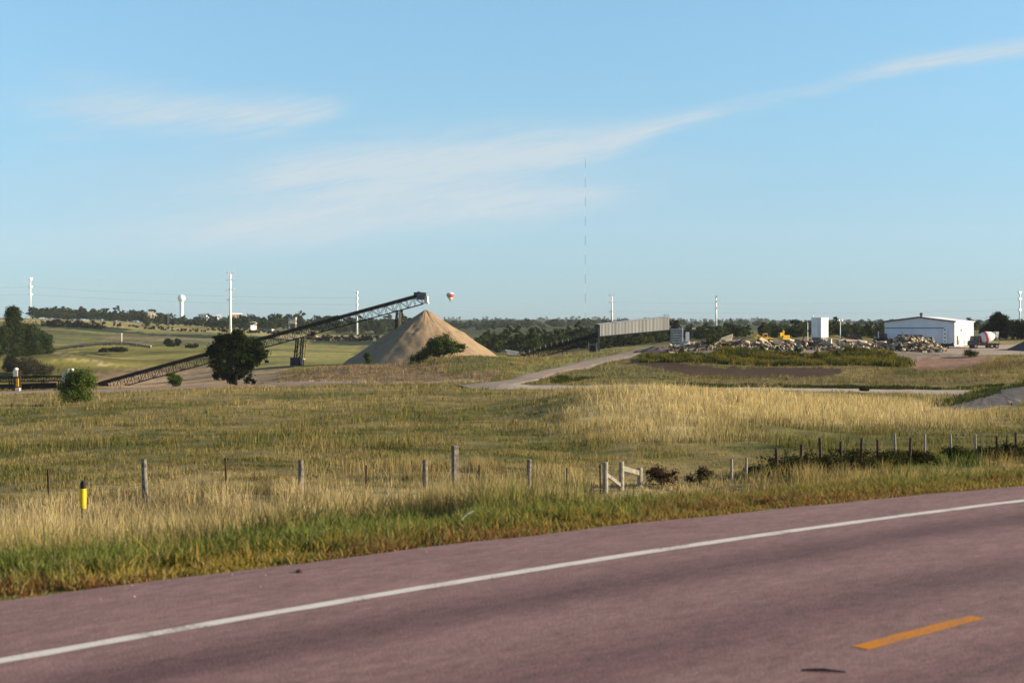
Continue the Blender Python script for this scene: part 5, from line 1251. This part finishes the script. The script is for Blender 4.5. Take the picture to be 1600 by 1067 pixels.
# bits on the road
def _road(px, py): return P(px, py, F*EYE/(py-HOR))
p = _road(1285, 1049); mb = MB(); mb.cyl((-.13,.02,.008), (0,.01,.012), .006, .009, 8); mb.cyl((0,.01,.012), (.14,-.03,.007), .009, .004, 8)
o = mb.build('twig', 'black', None); o.location = p; tag(o, 'thin dark twig lying on the road near the yellow dash', 'twig')
p = _road(468, 894); mb = MB(); g2 = random.Random(4)
mb.lathe((0,0,0), [(.035,0),(.055,.02),(.045,.045),(.015,.06)], 9); o = mb.build('stone', 'rust', None, smooth=True); o.location = p; o.scale = (.65,.5,.45); tag(o, 'small dark stone lying on the shoulder outside the white line', 'stone')
g3 = random.Random(8)
for i in range(16):
    px = g3.uniform(60, 1590); ye = np.interp(px, [0,520,800,1100,1600],[933,870,837,805,756]); p = _road(px, ye + g3.uniform(4, 34))
    mb = MB(); mb.lathe((0,0,0), [(.007,0),(.012,.005),(.009,.011),(.002,.013)], 7); o = mb.build('pebble', 'concrete2', None); o.location = p; o.scale = (g3.uniform(.4,1.0), g3.uniform(.4,.9), g3.uniform(.4,.8)); o.rotation_euler = (0,0,g3.uniform(0,6))
    tag(o, 'tiny pale pebble scattered on the road shoulder', 'pebble', 'pebbles on the shoulder')
p = _road(722, 838); q = p + Vector((.10,.50,.20)); mid_ = p + Vector((.03,.44,.17)); mb = MB(); mb.bar(p + Vector((-.02,.40,.12)), mid_, .018, .006); mb.bar(mid_, q, .026, .006); o = mb.build('dry_leaf', 'woodpale', None); tag(o, 'pale dry corn leaf caught in the weeds at the road edge', 'leaf')

# ================================================================== light, sky, air, camera
SUN_EL, SUN_AZ = R(17.5), R(92.0)         # azimuth clockwise from the viewing direction
sv = Vector((math.sin(SUN_AZ)*math.cos(SUN_EL), math.cos(SUN_AZ)*math.cos(SUN_EL), math.sin(SUN_EL)))
ld = bpy.data.lights.new('sun', 'SUN'); ld.energy = 5.0; ld.angle = R(.53); ld.color = (1, .83, .60)
lo = bpy.data.objects.new('sun', ld); COL.objects.link(lo); lo.rotation_euler = (-sv).to_track_quat('-Z', 'Y').to_euler()
w = bpy.data.worlds.new('World'); SC.world = w; w.use_nodes = True; nt = w.node_tree; nt.nodes.clear(); L = nt.links; N = nt.nodes.new
out = N('ShaderNodeOutputWorld'); bg = N('ShaderNodeBackground'); bg.inputs[1].default_value = .0705; L.new(bg.outputs[0], out.inputs[0])
sky = N('ShaderNodeTexSky'); sky.sky_type = 'NISHITA'; sky.sun_disc = False; sky.sun_elevation = SUN_EL; sky.sun_rotation = SUN_AZ
sky.air_density = 1.0; sky.dust_density = .05; sky.ozone_density = 3.0; sky.altitude = 0
tc = N('ShaderNodeTexCoord'); sp = N('ShaderNodeSeparateXYZ'); L.new(tc.outputs['Generated'], sp.inputs[0])
def mt(op, a, b=None, c=None, clamp=False):
    n = N('ShaderNodeMath'); n.operation = op; n.use_clamp = clamp
    for k, v in enumerate((a, b, c)):
        if v is None: continue
        if isinstance(v, (int, float)): n.inputs[k].default_value = v
        else: L.new(v, n.inputs[k])
    return n.outputs[0]
yy = mt('MAXIMUM', sp.outputs[1], .02); u = mt('DIVIDE', sp.outputs[0], yy); v = mt('DIVIDE', sp.outputs[2], yy)
def curve(x, pts):
    n = N('ShaderNodeFloatCurve'); c = n.mapping.curves[0]
    pts = [(0.0, pts[0][1])] + list(pts) + [(1.0, pts[-1][1])]
    while len(c.points) < len(pts): c.points.new(.5, .5)
    for q, (a, b) in zip(c.points, pts): q.location = (a, b); q.handle_type = 'AUTO'
    n.mapping.extend = 'HORIZONTAL'; n.mapping.update(); L.new(x, n.inputs[1]); return n.outputs[0]
def cnoise(sx, sy, sh, det=7, rough=.62, dist=.6):
    cb = N('ShaderNodeCombineXYZ'); L.new(mt('MULTIPLY', u, sx), cb.inputs[0]); L.new(mt('MULTIPLY', mt('SUBTRACT', v, mt('MULTIPLY', u, sh)), sy), cb.inputs[1])
    n = N('ShaderNodeTexNoise'); n.inputs['Scale'].default_value = 1; n.inputs['Detail'].default_value = det; n.inputs['Roughness'].default_value = rough; n.inputs['Distortion'].default_value = dist
    L.new(cb.outputs[0], n.inputs['Vector']); return n.outputs[0]
ub = mt('ADD', u, .5, clamp=True)
def px2(p): return (p - 800)/F + .5
def streak(center, width, amp, ns):
    vc = mt('DIVIDE', curve(ub, [(px2(p), (HOR - y)/F*4) for p, y in center]), 4.0)
    wd = mt('DIVIDE', curve(ub, [(px2(p), q/F*20) for p, q in width]), 20.0)
    d = mt('DIVIDE', mt('SUBTRACT', mt('ADD', v, mt('MULTIPLY', mt('SUBTRACT', ns, .5), .022)), vc), wd)
    g = mt('POWER', 2.718, mt('MULTIPLY', mt('MULTIPLY', d, d), -1.0))
    return mt('MULTIPLY', g, curve(ub, [(px2(p), q) for p, q in amp]))
n1 = cnoise(5, 40, .14); n2 = cnoise(11, 120, .18, 5); n3 = cnoise(2.5, 14, .1)
s6 = streak([(0,300),(300,300),(600,285),(900,290),(1200,260)], [(0,60),(600,75),(1200,50)], [(-50,.05),(200,.16),(500,.26),(800,.24),(1100,.08),(1300,0)], n3)
s1 = streak([(100,345),(420,275),(620,258),(800,240),(950,220),(1085,184),(1250,145),(1420,103),(1600,76),(1800,50)], [(0,26),(400,32),(700,38),(900,30),(1085,13),(1250,14),(1450,11),(1600,12)], [(150,0),(330,.10),(500,.62),(700,.74),(900,.72),(1060,.85),(1150,.35),(1300,.30),(1440,.85),(1600,.62)], n1)
s2 = streak([(-100,165),(200,172),(400,180),(560,166),(700,160)], [(0,20),(250,32),(400,28),(520,14),(600,9)], [(-50,0),(60,.22),(250,.66),(420,.72),(530,.25),(580,0)], n2)
s3 = streak([(-100,392),(200,372),(500,345),(800,316),(1000,303),(1200,298)], [(0,26),(500,34),(800,28),(1000,12)], [(-150,.10),(150,.22),(450,.58),(700,.54),(900,.50),(980,.20),(1080,0)], n1)
s4 = streak([(0,120),(130,120),(300,124)], [(0,14),(200,14)], [(40,0),(120,.15),(220,0)], n2)
s5 = streak([(0,215),(130,214),(300,216)], [(0,6),(200,6)], [(40,0),(110,.22),(180,0)], n2)
n4 = cnoise(26, 330, .2, 6, .7, 1.2)
tot = mt('ADD', mt('ADD', s1, s2), mt('ADD', mt('ADD', s3, s6), mt('ADD', s4, s5)))
tex = mt('ADD', mt('MULTIPLY', n2, .9), mt('MULTIPLY', n1, 1.1)); tex = mt('ADD', mt('MULTIPLY', mt('SUBTRACT', tex, .55), 1.35, clamp=False), mt('ADD', mt('MULTIPLY', mt('SUBTRACT', n4, .5), 2.0), .36))
mask = mt('MULTIPLY', mt('MULTIPLY', tot, tex), 1.15, clamp=True)
cm = N('ShaderNodeMix'); cm.data_type = 'RGBA'; L.new(mask, cm.inputs[0])
tint = N('ShaderNodeMix'); tint.data_type = 'RGBA'; tint.blend_type = 'MULTIPLY'; tint.inputs[0].default_value = 1; L.new(sky.outputs[0], tint.inputs[6])
cr = N('ShaderNodeValToRGB'); L.new(sp.outputs[2], cr.inputs[0]); L.new(cr.outputs[0], tint.inputs[7])   # bluer low sky than the model's; overhead part dimmed to weaken the fill
_e = cr.color_ramp.elements; _e[0].position = 0; _e[0].color = (.36,.59,1.02,1); _e[1].position = 1; _e[1].color = (.55,.62,.66,1)
for _p, _cl in ((.04,(.45,.70,1.02)),(.09,(.62,.85,1.02)),(.15,(.82,1.06,1.11)),(.225,(1.0,1.25,1.23)),(.42,(.75,.85,.86))):
    q = _e.new(_p); q.color = (*_cl, 1)
L.new(tint.outputs[2], cm.inputs[6]); cm.inputs[7].default_value = (3.4, 4.2, 4.75, 1)
L.new(cm.outputs[2], bg.inputs[0])
# the air between here and the far ridge
mb = MB(); mb.box((0, 0, 215), (15000, 15000, 550)); me = bpy.data.meshes.new('haze'); me.from_pydata([tuple(q) for q in mb.v], [], mb.f)
hm = bpy.data.materials.new('haze'); hm.use_nodes = True; hn = hm.node_tree; hn.nodes.clear(); ho = hn.nodes.new('ShaderNodeOutputMaterial'); pv = hn.nodes.new('ShaderNodeVolumePrincipled')
pv.inputs['Color'].default_value = (.80,.88,.97,1); pv.inputs['Density'].default_value = .00005; hn.links.new(pv.outputs[0], ho.inputs['Volume'])
tag(link('haze', me, hm), 'thin pale blue haze filling the air over the whole landscape', 'haze', kind='stuff')

cam = bpy.data.cameras.new('camera'); co = bpy.data.objects.new('camera', cam); COL.objects.link(co); SC.camera = co
co.location = (0, 0, EYE); co.rotation_euler = (R(90), 0, 0); cam.sensor_width = 36; cam.lens = F/1600*36; cam.shift_y = -(533.5 - HOR)/1600
cam.clip_start = .2; cam.clip_end = 30000
cam.dof.use_dof = True; cam.dof.focus_distance = 330; cam.dof.aperture_fstop = 2.5
SC.view_settings.view_transform = 'Standard'; SC.view_settings.look = 'None'; SC.view_settings.gamma = 1; SC.view_settings.exposure = 1.22; SC.view_settings.use_curve_mapping = False
SC.render.engine = 'CYCLES'; SC.cycles.use_denoising = True; SC.cycles.max_bounces = 6; SC.cycles.transparent_max_bounces = 6; SC.cycles.volume_bounces = 0
